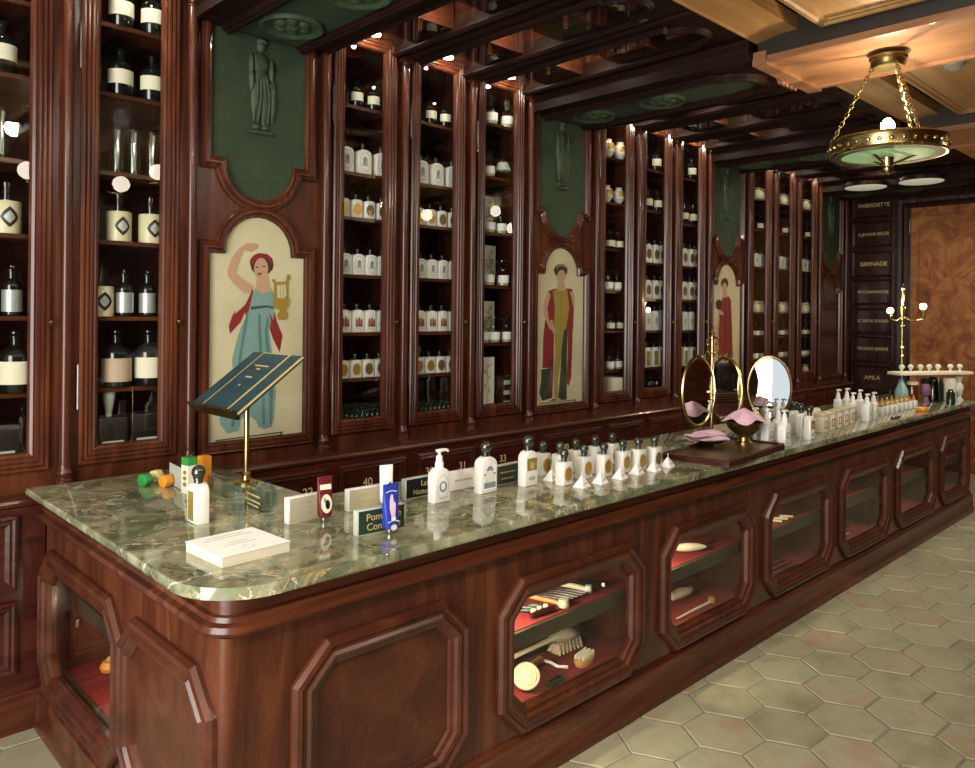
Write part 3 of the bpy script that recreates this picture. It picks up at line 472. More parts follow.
# beams in front of the pilasters
BX = [(1.53,2.2),(3.83,4.5),(6.13,6.8),(8.42,9.08)]
for i, (a, b) in enumerate(BX):
    m = MB(); m.box(a, b, YR, 1.93, 2.955, 2.975); m.box(a, b, YR, 1.93, 2.975, 3.5, 1); m.box(a-.012, b+.012, 1.88, 1.955, 2.93, 3.0)
    for x in (a, b-.03): m.box(x, x+.03, YR, 1.9, 2.94, 2.956)
    for q in range(4):
        m.tube([(a+.36+q*.05,1.96,2.99),(a+.36+q*.05,1.985,2.965),(a+.36+q*.05,1.975,2.935),(a+.36+q*.05,1.955,2.93)], .02, 8)
    struct(m.build('ceiling_beam', [M['tan_beam'], M['wood_beam_side']]), 'warm wooden ceiling beam across the room')
for a, b in ((XW,1.53),(2.2,3.83),(4.5,6.13),(6.8,8.42),(9.08,XE)):
    m = MB()
    if b-a < .5: m.box(a, b, YR, 1.95, 3.0, 3.08)
    else:
        m.box(a, b, 1.72, 1.95, 3.07, 3.14); m.sweep([(b,1.95),(a,1.95)], [(-.01,3.09),(.0,3.052),(.015,3.045),(.03,3.052),(.06,3.055),(.12,3.065),(.2,3.075)], lambda u,v,h:(u,v,h), False)
        m.box(a, a+.1, -1.0, 1.7, 3.05, 3.12); m.box(a, b, YR, -1.0, 3.0, 3.08); m.box(a, b, YR, 1.95, 3.3, 3.34)
        m.sweep(rect(a+.22, b-.02, -.8, 1.6), [(0,3.3),(0,3.05),(.012,3.035),(.03,3.035),(.04,3.045),(.06,3.045),(.07,3.06)], lambda u,v,h:(u,v,h))
        m.add([(a+.26,-.76,3.052),(b-.06,-.76,3.052),(b-.06,1.56,3.052),(a+.26,1.56,3.052)], [(0,1,2,3)])
    struct(m.build('ceiling_coffer', M['honey_x']), 'honey coloured wooden ceiling coffer')
for y, nm in ((3.0,'pale round ceiling disc nearest the cabinets'),(2.48,'pale round ceiling disc towards the burl door')):
    r = thing('ceiling_disc', nm+', by the name boards', 'lamp', (8.3,y,2.965), 0, 'flush ceiling discs')
    m = MB(); m.lathe([(0,-.02),(.19,-.02),(.2,-.012)], (0,0,0), 28); m.build('opal_cover', M['disc'], r)
    m = MB(); m.lathe([(.2,-.014),(.215,-.01),(.215,.025)], (0,0,0), 28); m.build('rim', M['wood_dark'], r)
r = thing('smoke_detector', 'small round smoke detector on the wooden ceiling right of the pendant', 'detector', (4.86,1.29,3.0))
m = MB(); m.lathe([(0,0),(.02,0),(.03,.012),(.05,.02),(.055,.05)], (0,0,0), 18); m.build('body', mat('grey_plastic', lin('8c8c84'), .4), r)

# pendant lamp with brass ring and green bowl
PX, PY = 4.16, 1.4
r = thing('pendant_lamp', 'brass ring pendant lamp with pale green bowl on three chains', 'lamp', (PX,PY,2.955))
m = MB(); m.lathe([(0,-.075),(.07,-.075),(.082,-.06),(.082,-.035),(.09,-.03),(.09,-.02),(.078,-.012),(.06,0)], (0,0,0), 24); m.build('canopy', M['brass_old'], r)
zr = -.485
m = MB(); m.lathe([(.25,-.034),(.268,-.036),(.273,-.03),(.266,-.022),(.268,.03),(.274,.038),(.268,.046),(.256,.044),(.25,-.034)], (0,0,zr), 40, cap=False)
for q in range(32):
    an = q*PI/16; m.lathe([(0,.012),(.008,.009),(.012,0)], (.266*math.cos(an),.266*math.sin(an),zr+.004), 8, fn=lambda x,y,z,an=an:(z*math.cos(an)-x*math.sin(an), z*math.sin(an)+x*math.cos(an), y))
m.build('ring', M['brass'], r)
m = MB(); m.lathe([(.212,-.037),(.255,-.037)], (0,0,zr), 40, cap=False); m.build('ring_underside', M['olive_metal'], r)
m = MB(); m.lathe([(.02,-.045),(.1,-.042),(.17,-.04),(.215,-.034),(.235,.0)], (0,0,zr), 36, cap=False); m.build('bowl', M['opal'], r)
m = MB(); m.lathe([(0,-.13),(.012,-.128),(.024,-.115),(.026,-.1),(.022,-.096),(.03,-.09),(.03,-.04),(.034,-.034),(.036,-.02),(.0,.0)], (0,0,zr), 20); m.build('finial', M['brass'], r)
for q in range(3):
    an = math.radians(108.6+120*q+60); d = Vector((math.cos(an), math.sin(an), 0))
    m = MB(); m.tube([d*.03+Vector((0,0,zr-.075)), d*.07+Vector((0,0,zr-.06)), d*.13+Vector((0,0,zr-.035)), d*.19+Vector((0,0,zr-.028))], .007, 6); m.build('stay', M['brass'], r)
for q in range(3):
    an = math.radians(108.6+120*q); d = Vector((math.cos(an), math.sin(an), 0)); A = d*.07+Vector((0,0,-.065)); B = d*.262+Vector((0,0,zr+.045))
    m = MB(); t = (B-A).normalized(); u = t.cross(Vector((0,0,1))).normalized(); w = t.cross(u); n = 17; L_ = (B-A).length/n
    for j in range(n):
        c0 = A+t*L_*(j+.5); s = u if j % 2 else w
        m.tube([c0+t*math.cos(2*PI*i/10)*L_*.62+s*math.sin(2*PI*i/10)*.0085 for i in range(11)], .0032, 5)
    m.build('chain', M['brass'], r)
m = MB(); m.lathe([(0,.125),(.016,.12),(.03,.1),(.033,.084),(.024,.055),(.012,.035),(.012,.02)], (0,0,zr+.03), 16); m.build('bulb', M['bulb'], r)
lamp('POINT', (PX,PY,2.955+zr+.19), 20, .02, (1,.84,.62))

# globe chandeliers further back in the room (seen as reflections in the cabinet glass)
def chandelier(x, y, z, label, spots):
    r = thing('globe_chandelier', label, 'lamp', (x,y,z), 0, 'globe chandeliers')
    m = MB(); m.lathe([(0,-.03),(.03,-.01),(.02,.03),(.012,.05),(.012,3.0-z),(.05,3.0-z)], (0,0,0), 12); m.build('stem', M['brass'], r)
    for p in spots:
        q = Vector(p)-Vector((x,y,z))
        m = MB(); m.tube([(0,0,0),(q.x*.6,q.y*.6,q.z*.5-.05),(q.x,q.y,q.z-.09),(q.x,q.y,q.z-.06)], .008, 6); m.build('arm', M['brass'], r)
        m = MB(); m.lathe([(0,-.068)]+[(.068*math.cos(a*PI/12), .068*math.sin(a*PI/12)) for a in range(-5,6)]+[(0,.068)], tuple(q), 18); m.build('globe', M['globe'], r)
chandelier(2.05,.2,2.62,'brass chandelier of opal globes nearest the shop window', [(1.617,.2,2.697),(2.315,.2,2.675),(2.62,.2,2.816)])
chandelier(5.9,.2,2.62,'brass chandelier of opal globes in the middle of the room', [(5.644,.2,2.734),(6.75,.2,2.889),(7.038,.2,2.703)])
# ------------------------------------------------------------------ counter
YF, XL = 1.83, .87
WINS = [(1.846,2.663),(2.812,3.62),(3.745,4.58),(4.69,5.52),(5.64,6.48),(6.61,7.344)]
DIV = [1.76,2.737,3.682,4.635,5.58,6.545,7.44]
FPROF = [(-.012,0),(-.012,.012),(-.004,.026),(.008,.03),(.016,.022),(.026,.022),(.034,.03),(.044,.026),(.052,.016),(.064,.012),(.07,-.004),(.07,-.02)]
ct = thing('shop_counter', 'long mahogany counter with octagonal glazed vitrines under green marble', 'counter', (XL,YF,0))
def holed(m, x0, x1, z0, z1, h, fn, th=.02):
    (a,b,c,d,e,f,g,i) = h
    polys = [[(x0,z0),(x1,z0),(x1,c[1]),c,b,a,i,(x0,i[1])], [(x0,z1),(x0,g[1]),g,f,e,d,(x1,d[1]),(x1,z1)], [(x0,i[1]),i,g,(x0,g[1])], [(x1,c[1]),(x1,d[1]),d,c]]
    for p in polys: m.prism(p, 0, -th, fn)
Z0, Z1 = .155, .8
m = MB(); fy, fx = XZ(YF), YZ(XL)
m.prism(rect(.90, 1.76, Z0, Z1), 0, -.02, fy)
for (a, b), d0, d1 in zip(WINS, DIV, DIV[1:]): holed(m, d0, d1, Z0, Z1, octa(a+.06, b-.06, .245, .64, .085), fy)
m.lathe([(.03,Z0),(.03,Z1)], (.90,1.86,0), 8, a0=PI, a1=1.5*PI)
holed(m, 2.49, 3.355, Z0, Z1, octa(2.555, 3.285, .225, .635, .085), fx); m.prism(rect(1.86, 2.49, Z0, Z1), 0, -.02, fx)
m.box(XL, 1.52, 3.335, 3.355, Z0, Z1); m.box(7.42, 7.44, YF, 2.46, 0, .893); m.box(1.51, 7.42, 2.44, 2.46, 0, .893); m.box(1.5, 1.52, 2.44, 3.355, 0, .893)
m.box(XL+.02, 1.5, 1.9, 3.35, .80, .82); m.box(1.5, 7.42, 1.9, 2.44, .80, .82); m.box(XL+.02, 1.5, 1.9, 3.35, .13, .155); m.box(1.5, 7.42, 1.9, 2.44, .13, .155)
for x in DIV[:-1]: m.box(x-.01, x+.01, 1.85, 2.44, .155, .8)
m.box(.89, 1.76, 2.49, 2.51, .155, .8)
carc = world(m, 'carcass', M['wood_v'], ct)
arc = [(.94+.07*math.cos(1.5*PI-a*PI/12), 1.9+.07*math.sin(1.5*PI-a*PI/12)) for a in range(7)]
path = [(7.44,YF)]+arc+[(XL,3.355)]
up = lambda x,y,h:(x,y,h)
m = MB(); m.sweep(path, [(-.01,.8),(.01,.8),(.026,.806),(.034,.818),(.03,.832),(.014,.838),(.01,.85),(-.004,.853)], up, False, sm=True); world(m, 'waist_moulding', M['wood_h'], ct)
m = MB(); m.sweep(path, [(-.02,.84),(-.002,.84),(-.002,.888),(.01,.897),(-.02,.897)], up, False, sm=True); world(m, 'frieze', M['wood_h'], ct)
m = MB(); m.sweep(path, [(-.01,.168),(.006,.166),(.014,.155),(.016,.145),(.026,.138),(.028,.05),(.034,.042),(.034,0),(-.01,0)], up, False, sm=True); world(m, 'plinth', M['wood_h'], ct)
m = MB(); m.sweep(octa(1.074, 1.682, .185, .714, .095), FPROF, fy); m.flat(octa(1.13,1.626,.24,.66,.08), -.0+.002, fy); world(m, 'octagonal_panel', M['wood_frame'], ct)
m = MB(); m.sweep(octa(1.865, 2.48, .185, .69, .095), FPROF, fx); m.flat(octa(1.921,2.424,.24,.635,.08), .002, fx); world(m, 'octagonal_panel', M['wood_frame'], ct)
SPOTS = []
VITW = [22,18,9,6,6,6]
for i, (a, b) in enumerate(WINS):
    m = MB()
    if True:
        m.sweep(octa(a, b, .185, .70, .1), FPROF, fy); fr = world(m, 'vitrine_frame', M['wood_frame'], ct)
        m = MB(); m.flat(octa(a+.06, b-.06, .245, .64, .085), -.008, fy); world(m, 'glass_pane', M['pane'], fr)
        d0, d1 = DIV[i]+.01, DIV[i+1]-.01
        for z, th in ((.49,.06),(.222,.067)):
            m = MB(); m.box(d0, d1, 1.885, 2.44, z-th, z-.003); m.box(d0, d1, 1.9, 2.44, z-.003, z, 1); world(m, 'display_shelf', [M['rail'], M['felt']], ct)
            m = MB(); m.lathe([(0,0),(.012,.001),(.013,.004),(.013,.03)], (a+.04, 1.95, z+.215), 10); world(m, 'spotlight', M['steel'], ct)
            lamp('SPOT', (a+.045, 1.95, z+.21), VITW[i], .012, (1,.85,.6), (0, -math.radians(38), math.radians(18)), spot_size=math.radians(125), spot_blend=.8)
m = MB(); m.sweep(octa(2.495, 3.345, .165, .695, .1), FPROF, fx); fr = world(m, 'vitrine_frame', M['wood_frame'], ct)
m = MB(); m.flat(octa(2.555, 3.285, .225, .635, .085), -.008, fx); world(m, 'glass_pane', M['pane'], fr)
m = MB(); m.box(.925, 1.48, 2.52, 3.33, .155, .199); m.box(.94, 1.48, 2.52, 3.33, .199, .202, 1); world(m, 'display_shelf', [M['rail'], M['felt']], ct)
m = MB(); m.box(.98, 1.48, 2.52, 3.33, .42, .48); m.box(1.0, 1.48, 2.52, 3.33, .48, .483, 1); world(m, 'display_shelf', [M['rail'], M['felt']], ct)
m = MB(); m.lathe([(0,0),(.012,.001),(.013,.004),(.013,.03)], (.96, 3.25, .39), 10); world(m, 'spotlight', M['steel'], ct)
lamp('POINT', (1.0, 2.9, .38), 1.5, .012, (1,.8,.55))
# marble top
bm = bmesh.new()
arc = [(1.005+.2*math.cos(1.5*PI-a*PI/20), 1.985+.2*math.sin(1.5*PI-a*PI/20)) for a in range(11)]
poly = [(7.47,1.785)]+arc+[(.805,3.375),(1.535,3.375),(1.535,2.5),(7.47,2.5)]
lo = [bm.verts.new((x,y,.898)) for x, y in poly]; hi = [bm.verts.new((x,y,.93)) for x, y in poly]; n = len(poly)
bm.faces.new(lo); bm.faces.new(hi[::-1])
for i in range(n): bm.faces.new((lo[i], hi[i], hi[(i+1) % n], lo[(i+1) % n]))
ed = [e for e in bm.edges if abs(e.verts[0].co.z-e.verts[1].co.z) < 1e-5]
bmesh.ops.bevel(bm, geom=ed, offset=.0135, segments=4, affect='EDGES', profile=.5)
m = MB(); m.bm(bm, 0, True)
tag(m.build('marble_countertop', M['marble']), 'polished grey green veined marble top along the whole counter', 'countertop')
# ------------------------------------------------------------------ bottles, jars and boxes
BUILD = {}
def body(w, d, h, s, bev=.006, n=10):
    pts = [(-w/2,0),(w/2,0)]+[(w/2*math.cos(PI*i/n), h-s+s*math.sin(PI*i/n)) for i in range(n+1)]
    bm = bmesh.new(); a = [bm.verts.new((u,-d/2,v)) for u, v in pts]; b = [bm.verts.new((u,d/2,v)) for u, v in pts]; k = len(pts)
    fa = bm.faces.new(a); fb = bm.faces.new(b[::-1])
    for i in range(k): bm.faces.new((a[i], b[i], b[(i+1) % k], a[(i+1) % k]))
    bmesh.ops.bevel(bm, geom=list(fa.edges)+list(fb.edges), offset=bev, segments=2, affect='EDGES', profile=.5)
    m = MB(); m.bm(bm, 0, True); return m
def ring(m, cx, cz, rx, rz, t, d, fn, mi=0, n=24):
    m.sweep(ellipse(cx, cz, rx, rz, n), [(0,d),(t,d)], fn, True, mi)
def stopper(r, z, rad=.013, mt='smoke', neck=.0085):
    m = MB(); neck = max(neck, rad*.62); m.lathe([(neck,0),(neck,.012),(neck*1.2,.014),(neck*1.2,.018),(neck*.9,.02)]+[(rad*math.cos(a*PI/10), .016+rad*.9+rad*math.sin(a*PI/10)) for a in range(-4,5)]+[(0,.016+rad*1.9)], (0,0,z), 14)
    m.build('stopper', M[mt], r)
def flat_bottle(w, d, h, s, emblem, mt='porcelain', rad=.013, st='smoke', em2=None):
    def f(r):
        body(w, d, h, s).build('body', M[mt], r); stopper(r, h-.002, rad, st)
        m = MB(); fn = XZ(-d/2); c = h*.47
        if emblem == 'oval':
            m.prism(ellipse(0, c, w*.37, w*.46), -.001, .0008, fn, 0); ring(m, 0, c, w*.43, w*.53, .0015, .0006, fn, 1)
            mats = [M[em2 or 'emb_gold'], M['print']]
        elif emblem == 'crest':
            ring(m, 0, c+.005, w*.38, w*.58, .0022, .0006, fn); m.prism(ellipse(0, c+.012, w*.16, w*.22), -.001, .0008, fn, 0); m.prism(rect(-w*.24, w*.24, c-.022, c-.017), -.001, .0008, fn, 1)
            m.prism(ellipse(-.007, c-.006, w*.1, w*.12), -.001, .0009, fn, 0); m.prism(ellipse(.008, c-.004, w*.1, w*.14), -.001, .0009, fn, 1); m.prism(rect(-w*.2, w*.2, h*.2, h*.215), -.001, .0008, fn, 1)
            mats = [M[em2 or 'emb_blue'], M['print']]
        elif emblem == 'figures':
            for x, q in ((-.016,.0),(.002,.006),(.018,-.004)):
                m.prism([(x-.008,c-.03),(x+.008,c-.03),(x+.006,c+.012+q),(x+.003,c+.022+q),(x-.003,c+.022+q),(x-.007,c+.008+q)], -.001, .0008, fn, 0)
            m.prism(rect(-w*.3, w*.3, h*.16, h*.18), -.001, .0008, fn, 1); mats = [M['emb_red'], M['print']]
        elif emblem == 'picture':
            m.prism(rect(-w*.38, w*.38, h*.44, h*.86-s*.3), -.001, .0007, fn, 0); m.prism(ellipse(0, h*.6, w*.17, w*.24), -.001, .001, fn, 1); m.prism(ellipse(.004, h*.7, w*.1, w*.08), -.001, .0012, fn, 2); m.prism(ellipse(0, h*.22, w*.26, w*.12), -.001, .0008, fn, 3)
            mats = [M['emb_green'], M['lightwood'], M['emb_red'], M['print']]
        elif emblem == 'blueframe':
            m.prism(rect(-w*.4, w*.4, h*.1, h*.84-s*.3), -.001, .0006, fn, 1); m.prism(rect(-w*.37, w*.37, h*.14, h*.3), -.001, .0009, fn, 0); m.prism(rect(-w*.37, w*.37, h*.5, h*.55), -.001, .0009, fn, 0)
            m.prism([(-w*.25,h*.62),(w*.25,h*.62),(w*.1,h*.74),(-w*.1,h*.74)], -.001, .0009, fn, 0); ring(m, 0, h*.46, w*.3, w*.3, .002, .0011, fn, 2); m.prism(ellipse(0, h*.46, w*.26, w*.26), -.001, .001, fn, 3)
            mats = [M['emb_blue'], M['sheet'], M['print'], M['porcelain']]
        elif emblem == 'strip':
            m.prism(rect(-w*.3, w*.3, h*.08, h*.8), -.001, .0007, fn, 0); m.prism(ellipse(0, h*.5, w*.18, h*.2), -.001, .001, fn, 1); mats = [M['emb_green'], M['emb_gold']]
        m.build('printed_label', mats, r)
    return f
BUILD['porcelain_flask'] = flat_bottle(.092, .05, .138, .026, 'crest')
BUILD['figure_flask'] = flat_bottle(.084, .05, .135, .02, 'figures')
BUILD['oval_flask'] = flat_bottle(.07, .045, .1, .008, 'oval', rad=.011)
BUILD['brown_oval_flask'] = flat_bottle(.07, .045, .1, .008, 'oval', rad=.011, em2='emb_brown')
BUILD['tall_oval_flask'] = flat_bottle(.085, .05, .155, .045, 'oval', em2='emb_brown')
BUILD['strip_flask'] = flat_bottle(.08, .05, .16, .03, 'strip')
BUILD['blue_flask'] = flat_bottle(.085, .05, .16, .03, 'crest')
BUILD['teal_flask'] = flat_bottle(.085, .05, .165, .03, 'crest', mt='teal_l')
BUILD['lotion_bottle'] = flat_bottle(.068, .042, .128, .03, 'picture', rad=.021)
BUILD['toner_bottle'] = flat_bottle(.082, .045, .135, .032, 'blueframe', rad=.022)
BUILD['round_shoulder_bottle'] = flat_bottle(.07, .05, .132, .03, 'strip', rad=.023)
BUILD['oval_scent_bottle'] = flat_bottle(.06, .048, .094, .004, 'oval', rad=.019)
BUILD['brown_scent_bottle'] = flat_bottle(.06, .048, .094, .004, 'oval', rad=.019, em2='emb_brown')
def pump(w, d, h, s, em='emb_blue'):
    def f(r):
        body(w, d, h, s).build('body', M['white'], r)
        m = MB(); m.lathe([(.016,0),(.016,.02),(.013,.024),(.0115,.045),(.006,.047),(.006,.062)], (0,0,h-.003), 14); m.build('collar', M['white'], r)
        m = MB(); m.box(-.011,.011,-.009,.009,h+.056,h+.066,0,.002); m.tube([(0,0,h+.062),(.022,-.003,h+.062),(.034,-.005,h+.06),(.038,-.005,h+.054)], [.006,.0055,.005,.004], 8); m.build('pump_head', M['white'], r)
        m = MB(); fn = XZ(-d/2); ring(m, 0, h*.45, w*.36, h*.36, .0015, .0006, fn, 1); m.prism(ellipse(0, h*.46, w*.24, w*.26), -.001, .0008, fn, 0); m.prism(ellipse(0, h*.47, w*.13, w*.17), -.001, .001, fn, 2); m.prism(rect(-w*.26, w*.26, h*.14, h*.155), -.001, .0008, fn, 1)
        m.build('printed_label', [M[em], M['print'], M['sheet']], r)
    return f
BUILD['pump_bottle'] = pump(.075, .045, .125, .032)
BUILD['slim_pump_bottle'] = pump(.055, .045, .115, .02, 'emb_green')
def round_bottle(rad, h, lab, mt='darkglass', z0=.22, z1=.52, neckr=.3, cap='darkglass', lr=.0008):
    def f(r):
        m = MB(); m.lathe([(0,0),(rad*.92,0),(rad,.006),(rad,h*.58),(rad*.9,h*.65),(rad*.5,h*.72),(rad*neckr,h*.76),(rad*neckr,h*.86),(rad*neckr*1.3,h*.87),(rad*neckr*1.3,h*.89),(0,h*.89)], (0,0,0), 18); m.build('body', M[mt], r)
        if lab:
            m = MB(); m.lathe([(rad+lr,h*z0),(rad+lr,h*z1)], (0,0,0), 14, a0=PI*1.02, a1=PI*1.98); m.build('paper_label', M[lab], r)
        m = MB(); m.lathe([(rad*.2,0),(rad*.24,h*.03),(rad*.42,h*.05),(rad*.42,h*.08),(rad*.2,h*.11),(0,h*.115)], (0,0,h*.885), 12); m.build('stopper', M[cap], r)
    return f
BUILD['pharmacy_bottle'] = round_bottle(.05, .2, 'paper'); BUILD['large_pharmacy_bottle'] = round_bottle(.062, .255, 'paper', z0=.14, z1=.5)
BUILD['beige_label_bottle'] = round_bottle(.062, .255, 'beige', z0=.1, z1=.5); BUILD['silver_label_bottle'] = round_bottle(.036, .2, 'silverlabel', z0=.08, z1=.5, neckr=.5, cap='clear')
BUILD['tiny_green_bottle'] = round_bottle(.013, .07, 'sheet', 'greenglass', z0=.02, z1=.34); BUILD['clear_labelled_jar'] = round_bottle(.045, .15, 'paper', 'clear', z0=.12, z1=.42, neckr=.6, cap='clear')
BUILD['small_teal_bottle'] = round_bottle(.04, .14, None, 'tealglass'); BUILD['small_labelled_pot'] = round_bottle(.035, .1, 'paper', 'creamjar', neckr=.7)
def f_cyl(r):
    m = MB(); m.lathe([(0,0),(.028,0),(.028,.2),(.025,.2),(.025,.006),(0,.006)], (0,0,0), 18); m.build('tube_wall', M['clear'], r)
    m = MB(); m.lathe([(0,.002),(.032,.0),(.034,.008),(.03,.014),(.0,.016)], (0,0,0), 18); m.build('foot', M['clear'], r)
    m = MB(); m.tube([(.0,0,.02),(.006,-.004,.19)], .006, 8); m.build('glass_rod', M['silverlabel'], r)
BUILD['glass_cylinder'] = f_cyl
def f_cj(r):
    m = MB(); m.lathe([(0,0),(.05,0),(.052,.006),(.052,.125),(.048,.13),(0,.13)], (0,0,0), 20); m.build('body', M['creamjar'], r)
    m = MB(); m.lathe([(.02,0),(.02,.05),(.024,.055),(.024,.075),(.012,.085),(0,.087)], (0,0,.13), 16); m.build('stopper', M['clear'], r)
    m = MB(); n = 10
    for sgn, mi in ((1,0),(.6,1)):
        vs = []; fs = []
        for i in range(n+1):
            a = -PI/2+(i/n-.5)*1.3*sgn; hh = .042*sgn*(1-abs(i/n-.5)*2)**.7; q = .0528+.0004*mi
            vs += [(q*math.cos(a), q*math.sin(a), .065-hh), (q*math.cos(a), q*math.sin(a), .065+hh)]
        for i in range(n): fs.append((2*i, 2*i+2, 2*i+3, 2*i+1))
        m.add(vs, fs, mi)
    m.build('diamond_emblem', [M['black'], M['silverlabel']], r)
BUILD['cream_jar'] = f_cj
def f_aj(r):
    m = MB(); m.lathe([(0,0),(.04,0),(.042,.006),(.042,.08),(.034,.095),(.026,.1),(.026,.112),(.03,.115)], (0,0,0), 18); m.build('body', M['clear'], r)
    m = MB(); m.lathe([(0,.004),(.038,.004),(.038,.06),(0,.062)], (0,0,0), 16); m.build('contents', M['creamjar'], r)
    m = MB(); m.lathe([(.0428,.02),(.0428,.07)], (0,0,0), 12, a0=PI*1.02, a1=PI*1.98); m.build('paper_label', M['sheet'], r)
    m = MB(); m.lathe([(.02,0),(.022,.015),(.038,.045),(.042,.05),(.042,.056),(0,.06)], (0,0,.112), 18); m.build('flared_stopper', M['clear'], r)
BUILD['apothecary_jar'] = f_aj
def f_cone(r):
    m = MB(); m.lathe([(0,0),(.02,0),(.014,.02),(.03,.03),(.055,.045),(.056,.055),(.02,.14),(.012,.16),(0,.165)], (0,0,0), 20); m.build('flask', M['clear'], r)
    m = MB(); m.lathe([(0,.05),(.05,.052),(.03,.1),(0,.105)], (0,0,0), 16); m.build('powder', M['sheet'], r)
BUILD['cone_flask'] = f_cone
def f_vase(r):
    m = MB(); m.lathe([(0,0),(.03,0),(.026,.01),(.05,.04),(.058,.075),(.045,.11),(.025,.125),(.03,.14),(.026,.142)], (0,0,0), 22); m.build('body', M['porcelain'], r)
    m = MB(); m.lathe([(.0475,.045-.01),(.0585,.075),(.0475,.107)], (0,0,0), 10, a0=PI*1.2, a1=PI*1.8); m.build('painted_flowers', M['emb_gold'], r)
BUILD['painted_vase'] = f_vase
def f_box(r):
    m = MB(); m.box(-.075,.075,-.06,.06,0,.14,0,.003); m.build('body', M['paper'], r)
    m = MB(); m.lathe([(0,0),(.009,.002),(.01,.004)], (-.03,-.06,.03), 10, fn=lambda x,y,z:(x,-z,y)); m.lathe([(0,0),(.009,.002),(.01,.004)], (.02,-.06,.03), 10, fn=lambda x,y,z:(x,-z,y)); m.build('round_seals', M['black'], r)
BUILD['seal_box'] = f_box
def f_card(r):
    m = MB(); m.box(-.05,.05,-.005,.005,0,.27); m.build('card', M['paper'], r)
    m = MB(); m.tube([(0,-.0055,.03),(.008,-.0055,.12),(-.004,-.0055,.23)], .0018, 5)
    for z, s in ((.08,1),(.11,-1),(.15,1),(.18,-1),(.21,1)): m.prism([(0,z),(s*.022,z+.012),(s*.03,z+.03),(s*.01,z+.022)], .005, .0062, XZ(0))
    m.build('plant_drawing', M['print'], r)
BUILD['botanical_card'] = f_card
def f_tray(r):
    m = MB(); m.box(-.07,.07,-.08,.08,0,.06,0,.003); m.build('body', M['wood_dark'], r)
    m = MB(); m.box(-.06,.06,-.0815,-.079,.02,.045); m.build('paper_label', M['greysign'], r)
BUILD['label_drawer'] = f_tray
def f_dbox(r):
    m = MB(); m.box(-.06,.06,-.05,.05,0,.15,0,.003); m.build('body', M['black'], r)
    m = MB(); m.box(-.045,.045,-.0515,-.049,.02,.05); m.build('paper_label', M['greysign'], r)
BUILD['black_box'] = f_dbox
def f_wt(r):
    m = MB(); m.lathe([(0,0),(.014,0),(.014,.02),(.016,.022),(.03,.11),(0,.112)], (0,0,0), 16); m.build('body', M['greysign'], r)
BUILD['upturned_tube'] = f_wt

POS = {1: [''], 2: ['left ', 'right '], 3: ['left ', 'middle ', 'right '], 4: ['leftmost ', 'second ', 'third ', 'rightmost '], 5: ['leftmost ', 'second ', 'third ', 'fourth ', 'rightmost ']}
SH = ['top shelf', 'second shelf', 'third shelf', 'fourth shelf', 'fifth shelf', 'sixth shelf', 'cabinet floor']
LOOK = dict(porcelain_flask='white flask with grey crest', figure_flask='white flask with red figures', oval_flask='white flask with gold oval', brown_oval_flask='white flask with dark oval', tall_oval_flask='tall white flask, brown oval', strip_flask='white flask with olive strip',
  blue_flask='pale flask with blue crest', teal_flask='pale teal flask', pharmacy_bottle='dark bottle with cream label', large_pharmacy_bottle='big dark bottle, white label', beige_label_bottle='big dark bottle, beige label', silver_label_bottle='slim dark bottle, silver label',
  clear_labelled_jar='clear jar with label', small_teal_bottle='small teal bottle', small_labelled_pot='small cream labelled pot', glass_cylinder='clear glass cylinder', cream_jar='cream jar with black diamond', apothecary_jar='clear jar with flared stopper', cone_flask='cone shaped glass flask', painted_vase='round white painted vase',
  seal_box='cream box with round seals', botanical_card='cream card with plant drawing', label_drawer='small dark box, pale label', black_box='black box with pale label', upturned_tube='grey upturned tube', tiny_green_bottle='tiny dark green bottle')
CATG = dict(painted_vase='vase', seal_box='box', botanical_card='card', label_drawer='box', black_box='box', upturned_tube='tube', cream_jar='jar', apothecary_jar='jar', clear_labelled_jar='jar', small_labelled_pot='jar', cone_flask='flask', glass_cylinder='glass cylinder')
HALF = dict(label_drawer=.071, seal_box=.076, painted_vase=.059, pharmacy_bottle=.051, large_pharmacy_bottle=.063, black_box=.061, cream_jar=.054)
def shelf(key, z, si, items, y=3.585):
    """items: list of (kind, fraction across the glass, scale)"""
    ga, gb, c1 = GL[key]; cnt = {}
    for it in items: cnt[it[0]] = cnt.get(it[0], 0)+1
    idx = {}
    for it in items:
        k = it[0]; i = idx.get(k, 0); idx[k] = i+1
        pos = POS[cnt[k]][i]; s = it[2] if len(it) > 2 else 1
        lab = pos+LOOK[k]+', '+SH[si]+', '+FULL[key]
        yy = y+(it[3] if len(it) > 3 else 0)
        spawn(k, (min((ga+(gb-ga)*it[1])*yy/3.512, c1-.022-HALF.get(k, .043)*s), yy, z+.0005), lab, CATG.get(k, 'bottle'), LOOK[k].split(' with ')[0]+'s in the cabinets', 0, (s,s,s))
def row(k, fr, s=1): return [(k, f, s) for f in fr]
for key in 'AB':
    off = .35 if key == 'A' else 0
    big = 'large_pharmacy_bottle'
    f2 = (.62,) if key == 'A' else (.32,.84)
    shelf(key, 2.86, 0, row('pharmacy_bottle', f2, 1.05)); shelf(key, 2.56, 1, row('pharmacy_bottle', f2, 1.05))
    shelf(key, 2.22, 2, row('glass_cylinder', (.25,.62) if key == 'A' else (.28,.55,.85), 1.0)); shelf(key, 1.92, 3, row('cream_jar', f2 if key == 'B' else (.2,.7), 1.0))
    shelf(key, 1.59, 4, row('silver_label_bottle', (.45,.78) if key == 'A' else (.42,.8), 1.05)+row('cream_jar', (.05,), 1.0))
    shelf(key, 1.28, 5, row('beige_label_bottle', (.3,) if key == 'B' else (.2,))+row(big, (.83,)))
    shelf(key, 1.0, 6, [('black_box', .2, 1), ('black_box', .75, 1.05)] if key == 'B' else [('black_box', .62, 1.05)])
